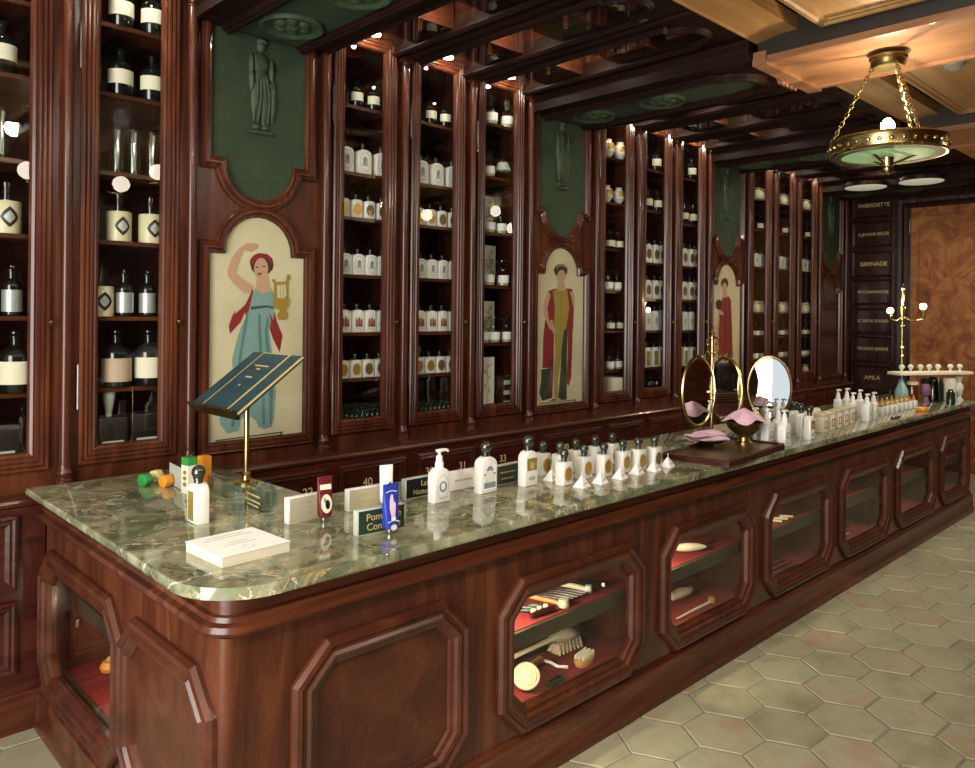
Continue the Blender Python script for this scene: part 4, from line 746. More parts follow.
ga, gb, c1 = GL['B']; spawn('upturned_tube', ((ga+.2*(gb-ga))*3.585/3.512, 3.595, 1.1515), 'grey upturned tube standing on black box, leftmost but one cabinet', 'tube', 'upturned tubes')
for key in 'CD':
    shelf(key, 2.75, 0, row('pharmacy_bottle', (.3,.72), .75))
    shelf(key, 2.385, 1, row('porcelain_flask', (.03,.47,.93), 1.0)); shelf(key, 2.14, 2, row('oval_flask', (-.02,.3), 1)+row('brown_oval_flask', (.62,.95), 1))
    shelf(key, 1.825, 3, row('porcelain_flask', (.04,.36,.68,.98), .85)); shelf(key, 1.507, 4, row('figure_flask', (.03,.36,.68,.98), .93))
    shelf(key, 1.256, 5, row('oval_flask', (.0,.32), 1)+row('brown_oval_flask', (.63,.94), 1))
    ga, gb, c1 = GL[key]
    for rr in range(3):
        for i in range(8):
            spawn('tiny_green_bottle', ((ga-.0+(gb-ga)*(i+.5*(rr % 2)*.8)/7.6)*(3.565+.05*rr)/3.512, 3.565+.05*rr, 1.0005), ['first','second','third','fourth','fifth','sixth','seventh','eighth'][i]+' tiny dark green bottle, '+['front','middle','back'][rr]+' row, floor of '+FULL[key], 'bottle', 'tiny green bottles on the cabinet floors', 0, (1.15,1.15,1.25))
shelf('E', 2.84, 0, row('apothecary_jar', (.2,.72), 1.05)); shelf('E', 2.5, 1, row('apothecary_jar', (.15,), .95)+row('cone_flask', (.62,), 1.1)); shelf('E', 2.14, 2, row('apothecary_jar', (.18,.56), .95)+[('botanical_card', .12, .95, .1)])
shelf('E', 1.8, 3, row('apothecary_jar', (.15,.65), 1)+[('botanical_card', .2, 1, .1)]); shelf('E', 1.43, 4, row('apothecary_jar', (.0,.36,.8), 1)+[('botanical_card', .18, 1, .1)]); shelf('E', 1.0, 5, [('botanical_card', .14, 1.25, -.01), ('label_drawer', .72, 1.1, .05)])
ga, gb, c1 = GL['E']; spawn('label_drawer', (3.665, 3.635, 1.067), 'middle small dark box of three stacked, cabinet left of yellow muse', 'box', 'small dark boxes', 0, (1.1,)*3); spawn('label_drawer', (3.665, 3.635, 1.134), 'uppermost small dark box of three stacked, cabinet left of yellow muse', 'box', 'small dark boxes', 0, (1.1,)*3)
shelf('F', 2.81, 0, row('painted_vase', (.14,.7), .98)); shelf('F', 2.47, 1, row('painted_vase', (.1,.66), .9)); shelf('F', 2.12, 2, row('clear_labelled_jar', (.25,.65), 1)); shelf('F', 1.8, 3, row('apothecary_jar', (.2,.6), .95)); shelf('F', 1.5, 4, row('clear_labelled_jar', (.3,.75), .9)); shelf('F', 1.2, 5, row('apothecary_jar', (.3,.7), .9)); shelf('F', 1.0, 6, row('seal_box', (.45,), 1.0))
for key in 'GH':
    shelf(key, SHELF[key][5], 0, row('pharmacy_bottle', (.5,), .95)); shelf(key, SHELF[key][4], 1, row('pharmacy_bottle', (.1,.6), .9))
    shelf(key, SHELF[key][3], 2, row('tall_oval_flask', (.1,.5,.9), 1)); shelf(key, SHELF[key][2], 3, row('tall_oval_flask', (.1,.5,.9), 1))
    shelf(key, SHELF[key][1], 4, row('blue_flask', (.12,.5))+row('teal_flask', (.88,)) if key == 'G' else row('blue_flask', (.15,.55)))
    shelf(key, SHELF[key][0], 5, row('strip_flask', (.12,.5,.88) if key == 'G' else (.2,.65))); shelf(key, 1.0, 6, row('small_teal_bottle', (.3,.7)))
for key in 'IJK':
    for si, (z, k, fr, s) in enumerate(((2.76,'small_labelled_pot',(.3,.75),1.2),(2.46,'clear_labelled_jar',(.5,),1.0),(2.1,'porcelain_flask',(.2,.6),.95),(1.66,'small_labelled_pot',(.25,.7),1.2),(1.42,'clear_labelled_jar',(.25,.7),.9),(1.2,'apothecary_jar',(.25,.7),.8),(1.0,'small_labelled_pot',(.5,),1.2))):
        shelf(key, z, si, row(k, fr, s))
# bottles held in the ceiling cases
for key in 'CDEFGH':
    ga, gb, c1 = GL[key]
    for j, y in enumerate((3.28,2.99,2.70,2.41)):
        for i, f in enumerate((.2,.78)):
            k = 'pharmacy_bottle' if key in 'CDGH' else 'clear_labelled_jar'
            o = spawn(k, (ga+(gb-ga)*f, y-.002, 3.26), ['left ','right '][i]+('dark' if k[0] == 'p' else 'clear')+' bottle, '+['first','second','third','fourth'][j]+' row of ceiling case above '+FULL[key], 'bottle', 'bottles in the ceiling cases', 0, (1.18,)*3)
            o.rotation_euler = (PI/2, 0, 0)

# ------------------------------------------------------------------ things on the marble
ZM = .9302
def soap(nm, label, x, y, mt, rz):
    r = tag(MBhex(mt, nm), label, 'soap', 'hexagonal soaps'); r.location = (x,y,ZM+.0235); r.rotation_euler = (0,0,rz)
def MBhex(mt, nm):
    bm = bmesh.new(); R = .027
    a = [bm.verts.new((R*math.cos(i*PI/3), -.018, R*math.sin(i*PI/3))) for i in range(6)]; b = [bm.verts.new((R*math.cos(i*PI/3), .018, R*math.sin(i*PI/3))) for i in range(6)]
    bm.faces.new(a); bm.faces.new(b[::-1])
    for i in range(6): bm.faces.new((a[i], b[i], b[(i+1) % 6], a[(i+1) % 6]))
    bmesh.ops.bevel(bm, geom=bm.edges[:], offset=.003, segments=2, affect='EDGES', profile=.5)
    m = MB(); m.bm(bm, 0, True); return m.build(nm, M[mt])
soap('hexagonal_soap', 'green hexagonal soap at the left end of the marble', 1.155, 3.106, 'soapgreen', -1.2)
soap('hexagonal_soap', 'cream hexagonal soap between the green and orange soaps', 1.214, 3.149, 'soapcream', -1.0); soap('hexagonal_soap', 'orange hexagonal soap beside the cream one', 1.208, 3.035, 'soaporange', -1.3)
def sign(nm, label, p0, p1, h, mt, th=.024, lines=None, face='y', words=None, tm='print', group='block signs on the marble'):
    """upright block with printed face; p0 -> p1 is its front lower edge"""
    a, b = Vector((*p0,0)), Vector((*p1,0)); d = b-a; L_ = d.length; rz = math.atan2(d.y, d.x)
    r = thing(nm, label, 'sign', (*p0, ZM), rz, group)
    m = MB(); m.box(0, L_, 0, th, 0, h, 0, .0015); m.build('block', M[mt[0]], r)
    m = MB(); m.box(.006, L_-.002, -.0006, .001, .003, h-.003); m.build('face_card', M[mt[1]], r)
    if words:
        for i, (s, z, sz) in enumerate(words): text('lettering', s, sz, M[tm], r, facing_y(L_*.55, -.001, z))
    elif lines:
        m = MB()
        for z, f in lines: 
            x = L_*(.5-f/2)
            while x < L_*(.5+f/2): w = random.uniform(.004, .011); m.box(x, min(x+w, L_*(.5+f/2)), -.0012, 0, z, z+.006); x += w+.0035
        m.build('lettering', M[tm], r)
    return r
sign('block_sign', 'frosted grey block sign with dark top behind the white boxes on the wing', (1.242,3.09), (1.227,2.93), .088, ('acrylic','greysign'), .03)
sign('block_sign', 'clear acrylic block sign between orange carton and lectern', (1.29,2.849), (1.299,2.70), .068, ('acrylic','acrylic'), .03)
sign('block_sign', 'acrylic block sign with silver lettering at the lectern foot', (1.303,2.575), (1.294,2.43), .068, ('acrylic','acrylic'), .03, lines=[(.045,.8),(.025,.85),(.01,.6)], tm='gilt')
sign('block_sign', 'cream block sign behind the burgundy tube', (1.284,2.237), (1.408,2.242), .085, ('white','signface'), lines=[(.06,.7),(.042,.8),(.024,.6)])
sign('block_sign', 'cream block sign behind the white hand cream tube', (1.519,2.245), (1.66,2.24), .075, ('white','signface'), lines=[(.045,.5),(.022,.55)], tm='goldtext')
sign('block_sign', 'green block sign with gold words behind the blue tube', (1.371,1.977), (1.545,1.963), .078, ('greysign','greensign'), words=[('Pommade',.052,.032),('Concrète',.022,.032)], tm='goldtext')
sign('block_sign', 'black block sign with gold words beside the pump bottle', (1.772,2.25), (1.945,2.249), .074, ('greysign','blacksign'), words=[('Lait',.05,.03),('Nettoyant',.02,.028)], tm='goldtext')
sign('block_sign', 'cream block sign between pump bottle and blue label bottle', (1.975,2.238), (2.125,2.234), .074, ('white','sheet'), lines=[(.035,.6)], tm='goldtext')
sign('block_sign', 'dark green block sign right of the blue label bottle', (2.176,2.19), (2.33,2.195), .078, ('greysign','greensign'), lines=[(.045,.6),(.02,.5)], tm='goldtext')
def carton(label, x, y, w, h, c, top):
    r = thing('soap_carton', label, 'box', (x,y,ZM), -1.4, 'tall cartons on the wing')
    m = MB(); m.box(-w/2,w/2,-.018,.018,0,h*.78); m.build('sleeve', M[c], r)
    m = MB(); m.box(-w/2,w/2,-.018,.018,h*.78,h); m.build('coloured_top', M[top], r)
    m = MB()
    for z in (.25,.42,.58): m.prism(ellipse(0, h*z, w*.25, h*.06, 14), -.001, .0008, XZ(-.018))
    m.build('printed_scrolls', M['emb_green'], r)
carton('tall white carton with green top behind the round stoppered bottle', 1.235, 2.885, .045, .135, 'paper', 'soapgreen'); carton('tall orange carton behind the round stoppered bottle', 1.335, 2.975, .04, .115, 'soaporange', 'soaporange')
BUILD_AT = [('round_shoulder_bottle', 1.086, 2.464, 'white bottle with black ball stopper alone on the marble wing', -PI/2, .98), ('pump_bottle', 1.85, 2.15, 'white pump bottle standing in front of the black sign', 0, 1.0), ('toner_bottle', 2.082, 2.145, 'white bottle with blue framed label and ball stopper', 0, 1.03), ('lotion_bottle', 2.295, 2.12, 'white bottle with green picture label, left of the scent bottles', 0, 1.1)]
for k, x, y, lab, rz, s in BUILD_AT: spawn(k, (x,y,ZM), lab, 'bottle', None, rz, (s,s,s))
sc = [(2.491, 2.215), (2.529, 2.15), (2.414, 2.03), (2.658, 2.17), (2.566, 2.05), (2.796, 2.17), (2.67, 2.025), (2.918, 2.165), (2.799, 2.02), (2.889, 2.0), (2.992, 1.985)]
scl = ['back row, left end','back row, second from left','front row, left end','back row, middle','front row, second from left','back row, second from right','front row, third from left','back row, right end','front row, fourth from left','front row, second from right']
for (x, y), l in zip(sc[:10], scl): spawn('oval_scent_bottle', (x,y,ZM), 'white scent bottle with gold oval, '+l+' of the cluster', 'bottle', 'scent bottles with oval labels', 0, (1,1,1))
spawn('brown_scent_bottle', (2.992,1.985,ZM), 'white scent bottle with brown oval at right end of the cluster', 'bottle', 'scent bottles with oval labels')
def f_pyr(r):
    m = MB(); R = .031; m.add([(-R,-R*.8,0),(R,-R*.8,0),(R,R*.8,0),(-R,R*.8,0),(0,0,.046)], [(0,1,4),(1,2,4),(2,3,4),(3,0,4),(3,2,1,0)]); m.build('card_body', M['sheet'], r)
    m = MB(); m.tube([(-.012,-.0185,.013),(.014,-.0165,.018)], .0016, 5); m.build('red_thread', M['emb_red'], r)
    m = MB(); m.tube([(0,0,.044),(.0,0,.06)], .0015, 5); m.build('paper_tip', M['sheet'], r)
BUILD['paper_pyramid'] = f_pyr
pl = ['leftmost','second','third','fourth','fifth','rightmost']
for i, (x, y) in enumerate([(2.435,1.955),(2.545,1.948),(2.683,1.95),(2.817,1.958),(2.928,1.945),(3.055,1.955)]): spawn('paper_pyramid', (x,y,ZM), pl[i]+' small white paper pyramid in the front row before scent bottles', 'box', 'paper pyramids', .15)
for i, (x, y) in enumerate([(2.44,2.12),(2.56,2.115),(2.70,2.10)]): spawn('paper_pyramid', (x,y,ZM), pl[i]+' white paper pyramid behind the front row of scent bottles', 'box', 'paper pyramids', .15)
def tube_thing(nm, label, x, y, rz, w, h, mt, art, capm='steel'):
    r = thing(nm, label, 'tube', (x,y,ZM), rz, 'standing cream tubes')
    m = MB(); k = 28; vs = []
    L_ = [(.018,.006,w*.36,w*.36),(.03,.0,w*.42,w*.38),(h*.55,0,w*.46,w*.22),(h*.92,0,w*.5,.003),(h,0,w*.5,.002)]
    for z, _, a, b in L_:
        for i in range(k): ca, sa = math.cos(2*PI*i/k), math.sin(2*PI*i/k); vs.append((a*math.copysign(abs(ca)**.55, ca), b*math.copysign(abs(sa)**.55, sa), z))
    fs = [(j*k+i, j*k+(i+1) % k, (j+1)*k+(i+1) % k, (j+1)*k+i) for j in range(len(L_)-1) for i in range(k)]+[list(range(k))[::-1], [(len(L_)-1)*k+i for i in range(k)]]
    m.add(vs, fs, 0, True); m.build('body', M[mt], r)
    m = MB(); m.lathe([(0,0),(w*.2,0),(w*.22,.002),(w*.2,.02)], (0,0,0), 14); m.build('cap', M[capm], r)
    m = MB(); mats = art(m, w, h, lambda u,v,d:(u, -(w*.38+(.003-w*.38)*max(0,v-.03)/(h*.92-.03))-.0012-d, v)); m.build('printed_front', mats, r)
def art_b(m, w, h, fn):
    m.flat(rect(-w*.38,w*.38,h*.72,h*.83), 0, fn, 0); m.flat(ellipse(0, h*.42, w*.36, h*.2), 0, fn, 0); m.flat(ellipse(.004, h*.4, w*.16, h*.1), .0008, fn, 1); m.flat(ellipse(-.005, h*.5, w*.08, h*.05), .0008, fn, 2); return [M['paper'], M['black'], M['emb_blue']]
def art_bl(m, w, h, fn):
    m.flat([(-.006,h*.34),(.006,h*.34),(.009,h*.46),(.012,h*.6),(.008,h*.66),(.005,h*.62),(.004,h*.78),(0,h*.8),(-.004,h*.77),(-.008,h*.7),(-.011,h*.52)], 0, fn, 1); m.flat(rect(-.008,.008,h*.28,h*.35), .0005, fn, 0)
    for z in (.83,.25): m.flat([(-w*.36,h*z),(-w*.1,h*(z+.025)),(w*.1,h*(z+.025)),(w*.36,h*z),(w*.36,h*(z+.015)),(w*.1,h*(z+.04)),(-w*.1,h*(z+.04)),(-w*.36,h*(z+.015))], 0, fn, 0)
    m.flat(ellipse(0, h*.15, w*.2, h*.06), 0, fn, 0); return [M['paper'], M['pink']]
def art_w(m, w, h, fn):
    m.flat([(-.002,h*.45),(.012,h*.5),(.014,h*.62),(.004,h*.58)], 0, fn, 0); m.flat(ellipse(0, h*.3, w*.12, h*.03), 0, fn, 1); return [M['black'], M['p_teal2']]
tube_thing('cream_tube', 'burgundy tube with round white emblem standing on its cap', 1.39, 2.19, -.15, .052, .15, 'burgundy', art_b)
tube_thing('cream_tube', 'slim white tube standing in front of the cream sign', 1.655, 2.21, -.25, .05, .15, 'white', art_w)
tube_thing('cream_tube', 'ultramarine blue tube with a pale hand printed on it', 1.47, 1.94, -.1, .056, .155, 'blue', art_bl)
r = thing('booklet_stack', 'stack of white printed booklets lying on the marble corner', 'booklet', (1.037,2.085,ZM), math.radians(3))
m = MB(); m.box(-.104,.104,-.103,.103,0,.028); m.build('pages', M['paper'], r)
m = MB(); m.box(-.106,.106,-.105,.105,.028,.0295); m.build('cover', M['sheet'], r)
m = MB()
for y, w in ((.075,.12),(.055,.15),(.0,.06),(-.02,.1)): m.box(-w/2, w/2, y, y+.004, .0295, .0299)
ring(m, 0, -.06, .016, .016, .002, .0003, XYu(.0295)); m.build('printed_lines', M['print'], r)
# lectern with album
r = thing('lectern_stand', 'brass lectern stand rising from the marble wing', 'stand', (1.475,2.9,ZM))
m = MB(); m.lathe([(0,0),(.045,0),(.045,.006),(.02,.014),(.016,.03),(.02,.036),(.014,.045)], (0,0,0), 20); m.build('base', M['brass'], r)
m = MB(); m.tube([(0,0,.03),(0,0,.395)], .0105, 14); m.lathe([(.0105,0),(.016,.004),(.016,.016),(.0105,.02)], (0,0,.30), 14); m.build('pole', M['brass'], r)
tl = math.atan2(.208, .28)
def tilt(p): x, y, z = p; return (x*math.cos(tl)-z*math.sin(tl), y, x*math.sin(tl)+z*math.cos(tl))
m = MB(); m.box(-.165,.165,-.19,.19,-.008,-.001); m.box(-.18,-.17,-.2,.2,-.008,.03); m.box(-.18,-.165,-.2,.2,-.012,-.001); m.v = [tilt(p) for p in m.v]; m.v = [(a,b,c+.4) for a,b,c in m.v]; m.build('sloping_rest', M['brass_old'], r)
r = thing('leather_album', 'closed blue green leather album with gold rules on the lectern', 'book', (1.475,2.9,ZM+.4))
def alb(m): m.v = [tilt(p) for p in m.v]; return m
m = MB(); m.box(-.168,.175,-.2,.2,.0,.004); m.box(-.165,.172,-.11,.1,.012,.016); alb(m).build('cover', M['leather'], r)
m = MB(); m.box(-.164,.17,-.19,.195,.004,.0115); alb(m).build('pages', M['paper'], r)
m = MB()
for y in (-.198,-.112,.102,.198): m.box(-.166,.173,y-.0025,y+.0025,.0045 if abs(y) > .15 else .0122,.0125 if abs(y) > .15 else .0168)
for x in (-.163,.169): m.box(x-.0025,x+.0025,-.11,.1,.0135,.0168); m.box(x-.0025,x+.0025,-.2,.2,.003,.0046)
for x, w in ((.09,.11),(.07,.03),(.02,.05),(-.03,.012)): m.box(x-.004,x+.004,-w/2,w/2,.016,.0166)
alb(m).build('gold_rules', M['goldtext'], r)
for y0, y1 in ((-.2,-.115),(.105,.2)):
    m = MB(); m.box(-.166,.173,y0,y1,.0115,.0135); alb(m).build('side_flap', M['leather'], r)
# tray, bowls, mirrors
r = thing('wooden_tray', 'low dark wooden tray holding brass bowls in the middle of the counter', 'tray', (3.56,1.94,ZM), .08)
m = MB(); m.box(-.33,.33,-.155,.16,0,.022,0,.004); m.build('base_board', M['wood_dark'], r)
m = MB(); m.sweep(rect(-.34,.34,-.165,.17), [(0,0),(0,.026),(.006,.032),(.014,.03),(.02,.022)], lambda u,v,h:(u,v,h)); m.build('raised_rim', M['wood_red'], r)
m = MB(); m.box(-.3,.3,-.125,.13,.0215,.0225); m.build('polished_inset', M['brass_old'], r)
m = MB(); m.add([(3.02,2.2,ZM),(3.35,2.13,ZM),(3.72,2.44,ZM),(3.45,2.48,ZM),(3.02,2.2,ZM+.003),(3.35,2.13,ZM+.003),(3.72,2.44,ZM+.003),(3.45,2.48,ZM+.003)], [(0,1,2,3),(4,5,6,7),(0,1,5,4),(1,2,6,5),(2,3,7,6),(3,0,4,7)]); tag(m.build('desk_blotter', M['khaki']), 'flat khaki blotter lying behind the wooden tray', 'mat')
def towel(m, n, rr, z0):
    for q in range(n):
        a = q*PI/n*1.7+.3; m.tube([(rr*math.cos(a)*-.9, rr*math.sin(a)*-.9, z0+.004*q),(0,0,z0+.02+.004*q),(rr*math.cos(a)*.9, rr*math.sin(a)*.9, z0+.006+.003*q)], [.012,.022,.012], 8)
r = thing('brass_dish', 'shallow brass dish on the tray under pink cloths', 'bowl', (3.6,2.07,ZM+.023))
m = MB(); m.lathe([(0,.004),(.03,0),(.034,.006),(.08,.018),(.098,.032),(.094,.034),(.07,.022),(0,.012)], (0,0,0), 26); m.build('dish', M['brass_old'], r)
def folded(nm, label, loc, rz, w, d, t):
    m = MB(); bm = bmesh.new(); bmesh.ops.create_grid(bm, x_segments=12, y_segments=8, size=1)
    for v in bm.verts: x, y = v.co.x, v.co.y; v.co = Vector((x*w, y*d, t*(.6+.4*math.sin(x*2.2+.5))*(1-.25*y*y)+.004*math.sin(7*x+3*y)))
    ext = bmesh.ops.extrude_face_region(bm, geom=bm.faces[:])
    for e in ext['geom']:
        if isinstance(e, bmesh.types.BMVert): e.co.z = e.co.z*.15
    m.bm(bm, 0, True); o = tag(m.build(nm, M['pink'], None, loc), label, 'cloth', 'pink cloths'); o.rotation_euler = (0,0,rz); return o
folded('pink_cloth', 'lower folded pink cloth on the shallow brass dish', (3.6,2.07,ZM+.05), -.5, .1, .05, .022); folded('pink_cloth', 'upper folded pink cloth on the shallow brass dish', (3.59,2.08,ZM+.072), -.35, .095, .045, .024)
r = thing('brass_bowl', 'footed brass bowl on the tray with a pink cloth', 'bowl', (3.80,1.97,ZM+.023))
m = MB(); m.lathe([(0,0),(.045,0),(.045,.008),(.03,.014),(.026,.03),(.034,.04)], (0,0,0), 26); m.build('foot', M['brass'], r)
m = MB(); m.lathe([(.02,.036),(.05,.05),(.085,.08),(.1,.115),(.096,.116),(.08,.085),(.04,.055),(0,.05)], (0,0,0), 28); m.build('bowl', M['brass_old'], r)
bm = bmesh.new(); n = 40; vs = []
for j in range(7):
    t = j/6
    for i in range(n):
        an = 2*PI*i/n; k = .5+.5*math.cos(4*(an-.5)); rr = t*(.085+.03*k); z = .062*(1-t)**.8-.012*k*t*t*t+.012*math.sin(3*an+5*t)*t*(1-t)+(.012 if t == 1 else 0)*(1-k)
        vs.append(bm.verts.new((rr*math.cos(an), rr*math.sin(an), z)))
for j in range(6):
    for i in range(n): bm.faces.new((vs[j*n+i], vs[j*n+(i+1) % n], vs[(j+1)*n+(i+1) % n], vs[(j+1)*n+i]))
bmesh.ops.remove_doubles(bm, verts=bm.verts[:], dist=.0005); bmesh.ops.solidify(bm, geom=bm.faces[:], thickness=.004)
m = MB(); m.bm(bm, 0, True); tag(m.build('pink_cloth', M['pink'], None, (3.80,1.97,ZM+.142)), 'pink cloth heaped in the footed brass bowl', 'cloth', 'pink cloths')
r = thing('mirror_stand', 'tall brass stand with two oval mirrors behind the tray', 'mirror', (3.80,2.16,ZM))
m = MB(); m.lathe([(0,0),(.07,0),(.07,.008),(.03,.018),(.014,.04),(.01,.05)], (0,0,0), 22); m.build('base', M['brass'], r)
m = MB(); m.tube([(0,0,.03),(0,0,.6)], .009, 12)
for z in (.22,.25,.47,.56): m.lathe([(.009,0),(.017,.006),(.017,.012),(.009,.018)], (0,0,z), 12)
m.lathe([(.009,.58),(.018,.595),(.006,.61),(.012,.625),(0,.645)], (0,0,0), 12); m.build('pole', M['brass'], r)
def oval(r, nm, c, ang, rx, rz, thick=.008, tilt=0):
    nx, ny = math.cos(ang), math.sin(ang); ct_, st_ = math.cos(tilt), math.sin(tilt)
    fn = lambda u,v,d: (c[0]-u*ny+(d*ct_-v*st_)*nx, c[1]+u*nx+(d*ct_-v*st_)*ny, c[2]+v*ct_+d*st_)
    m = MB(); m.sweep(ellipse(0,0,rx,rz,36), [(-.006,-thick),(-.009,0),(-.005,.007),(.002,.008),(.008,.003),(.008,0)], fn, sm=True); m.flat(ellipse(0,0,rx+.004,rz+.004,36), -thick, fn); f = m.build('oval_frame', M['brass'], r)
    m = MB(); m.flat(ellipse(0,0,rx-.004,rz-.004,36), .002, fn); m.build(nm, M['mirror'], f)
oval(r, 'mirror_glass', (-.105,.02,.285), math.radians(258), .118, .185); oval(r, 'mirror_glass', (.11,-.02,.285), math.radians(167), .118, .172)
for s in (-1, 1):
    m = MB(); m.tube([(0,0,.47),(s*.05,0,.5),(s*.075,0,.475),(s*.07,0,.455)], .005, 8); m.build('scroll_arm', M['brass'], r); m = MB(); m.tube([(0,0,.56),(s*.03,0,.575),(s*.06,0,.56),(s*.055,0,.53),(s*.035,0,.535)], .0045, 8); m.build('scroll_arm', M['brass'], r); m = MB(); m.tube([(0,0,.28),(s*.04,0,.28)], .006, 8); m.build('mirror_hinge', M['brass'], r)
m = MB()
for q in range(5):
    a = q*2*PI/5; m.tube([(.11,-.02,.455),(.11+.02*math.cos(a),-.02+.02*math.sin(a),.48),(.11+.026*math.cos(a),-.02+.026*math.sin(a),.462)], .004, 6)
m.build('leaf_crest', M['brass'], r)
r = thing('table_mirror', 'oval table mirror in a slim brass frame behind the pump bottles', 'mirror', (4.56,2.2,ZM))
oval(r, 'mirror_glass', (0,0,.25), math.radians(203.5), .125, .19, .008, math.radians(3))
m = MB(); m.tube([(.012,0,.05),(.012,0,.01)], .007, 8); m.lathe([(0,0),(.06,0),(.06,.006),(.02,.016),(0,.018)], (.012,0,0), 20); m.build('foot', M['brass'], r)
# bottles further along
for i, (x, y, l) in enumerate([(3.97,2.0,'leftmost'),(3.98,1.93,'second'),(4.14,1.945,'third'),(4.01,1.85,'rightmost')]): spawn('pump_bottle', (x,y,ZM), l+' of four white pump bottles right of the brass bowl', 'bottle', 'pump bottles by the bowl')
for i, (x, y, l) in enumerate([(4.51,2.02,'left'),(4.42,1.94,'middle'),(4.34,1.858,'right')]): spawn('lotion_bottle', (x,y,ZM), l+' of three white ball stopper bottles beyond the pump bottles', 'bottle', 'ball stopper bottles mid counter', 0, (1.0,1.0,1.05))
def f_cup(r):
    m = MB(); m.box(-.036,.036,-.03,.03,0,.095,0,.004); m.build('body', M['paper'], r)
    m = MB(); m.sweep(rect(-.02,.02,.025,.07), [(0,-.001),(0,.002),(.005,.002),(.005,-.001)], XZ(-.03)); m.build('square_outline', M['emb_red'], r)
    m = MB(); m.box(-.037,.037,-.031,.031,.095,.112,0,.003); m.build('lid', M['creamjar'], r)
BUILD['square_box'] = f_cup
for i in range(5): spawn('square_box', (4.66+.135*i, 1.925+.012*i, ZM), POS[5][i].strip()+' of five small cream boxes with brown square outlines', 'box', 'small cream boxes')
m = MB(); m.tube([(0,0,0),(.55,.08,0)], .035, 14); tag(m.build('rolled_towel', M['creamjar'], None, (4.75,2.14,ZM+.036)), 'rolled cream towel lying behind the small cream boxes', 'towel')
for i, (x, y) in enumerate([(5.56,2.18),(5.69,2.17),(5.40,2.02),(5.66,2.07),(5.39,1.925),(5.55,1.94)]): spawn('slim_pump_bottle', (x,y,ZM), ['back left','back right','middle left','middle right','front left','front right'][i]+' slim white pump bottle before the tester rack', 'bottle', 'slim pump bottles')
def f_test(r):
    m = MB(); m.box(-.026,.026,-.022,.022,0,.058,0,.005); m.build('body', M['porcelain'], r)
    m = MB(); m.lathe([(.012,0),(.014,.01),(.009,.02),(.006,.035),(0,.037)], (0,0,.057), 10); m.build('cap', M['emb_gold'], r)
BUILD['tester_bottle'] = f_test
OR = ['first','second','third','fourth','fifth','sixth','seventh','eighth']
for rr in range(2):
    for i in range(8): spawn('tester_bottle', (5.78+.1*i+.1*rr, 1.975+.09*rr, ZM), OR[i]+' small white tester with gold cap, '+['front','back'][rr]+' row, far counter', 'bottle', 'gold capped testers')
m = MB(); m.box(-.06,.06,-.014,.014,0,.012,0,.003); tag(m.build('black_clip', M['black'], None, (5.72,1.855,ZM)), 'small flat black clip lying before the gold capped testers', 'clip')
m = MB(); m.box(-.05,.05,-.03,.03,0,.028,0,.004); tag(m.build('amber_box', M['soaporange'], None, (6.3,1.86,ZM)), 'small orange box on the marble before the glass stand', 'box')
# far glass stand with its contents
SX, SY, SA = 6.80, 2.2, -.49
def along(t, d=0): return (SX+t*math.cos(SA)-d*math.sin(SA), SY+t*math.sin(SA)+d*math.cos(SA), ZM)
r = thing('display_stand', 'glass display stand with pale top at far counter end', 'stand', (SX,SY,ZM), SA)
m = MB(); m.box(-.03,.72,-.07,.07,.222,.246,0,.003); m.build('top_shelf', M['paper'], r)
for x in (-.01,.7):
    for y in (-.055,.055):
        m = MB(); m.tube([(x,y,0),(x,y,.222)], .005, 8); m.build('leg', M['clear'], r)
def f_fin(r):
    m = MB(); m.lathe([(0,0),(.02,0),(.012,.01),(.01,.02),(.026,.04),(.028,.05),(.018,.068),(0,.074)], (0,0,0), 14); m.build('glass_bud', M['opalbud'], r)
M['opalbud'] = mat('milky_glass', lin('c8cfc2'), .15)
BUILD['glass_finial'] = f_fin
for i, t in enumerate((.05,.14,.24,.33,.42,.55,.65)):
    p = along(t); spawn('glass_finial', (p[0],p[1],ZM+.247), ['first','second','third','fourth','fifth','sixth','last'][i]+' clear glass bud from left on the display stand top', 'ornament', 'glass buds on the stand', 0, (.82,.82,.82))
def simple(nm, label, cat, loc, prof, mt, n=18, cap=None):
    r = thing(nm, label, cat, loc); m = MB(); m.lathe(prof, (0,0,0), n); m.build('body', M[mt], r)
    if cap: m = MB(); m.lathe(cap[0], (0,0,0), 12); m.build('stopper', M[cap[1]], r)
simple('bulb_vase', 'pale grey bulb shaped flask under left of display stand', 'flask', along(.05), [(0,0),(.04,0),(.052,.05),(.05,.09),(.03,.14),(.014,.18),(.014,.19)], 'teal_l', cap=([(.012,.19),(.016,.2),(0,.205)],'clear'))
simple('amber_jar', 'amber glass jar under the display stand beside the bulb flask', 'jar', along(.16), [(0,0),(.045,0),(.045,.12),(.04,.14)], 'amber', cap=([(.045,.14),(.045,.165),(0,.17)],'creamjar'))
simple('violet_flask', 'violet and dark flask under the middle of the display stand', 'flask', along(.25,-.04), [(0,0),(.03,0),(.02,.04),(.04,.07),(.04,.12),(.03,.15)], 'violet', cap=([(.03,.15),(.04,.18),(0,.2)],'darkglass'))
simple('teal_carafe', 'tall teal glass carafe under the display stand', 'bottle', along(.34,-.03), [(0,0),(.045,0),(.048,.03),(.042,.08),(.038,.17),(.028,.185)], 'tealglass', cap=([(.028,.185),(.032,.2),(0,.21)],'darkglass'))
simple('green_carafe', 'second dark green carafe, right of the teal carafe', 'bottle', along(.43), [(0,0),(.04,0),(.04,.14),(.03,.17)], 'greenglass', cap=([(.03,.17),(.03,.19),(0,.195)],'clear'))
simple('dark_green_flask', 'short dark green flask before the display stand', 'bottle', along(.32,-.22), [(0,0),(.032,0),(.032,.09),(.018,.105),(.018,.12),(0,.122)], 'greenglass')
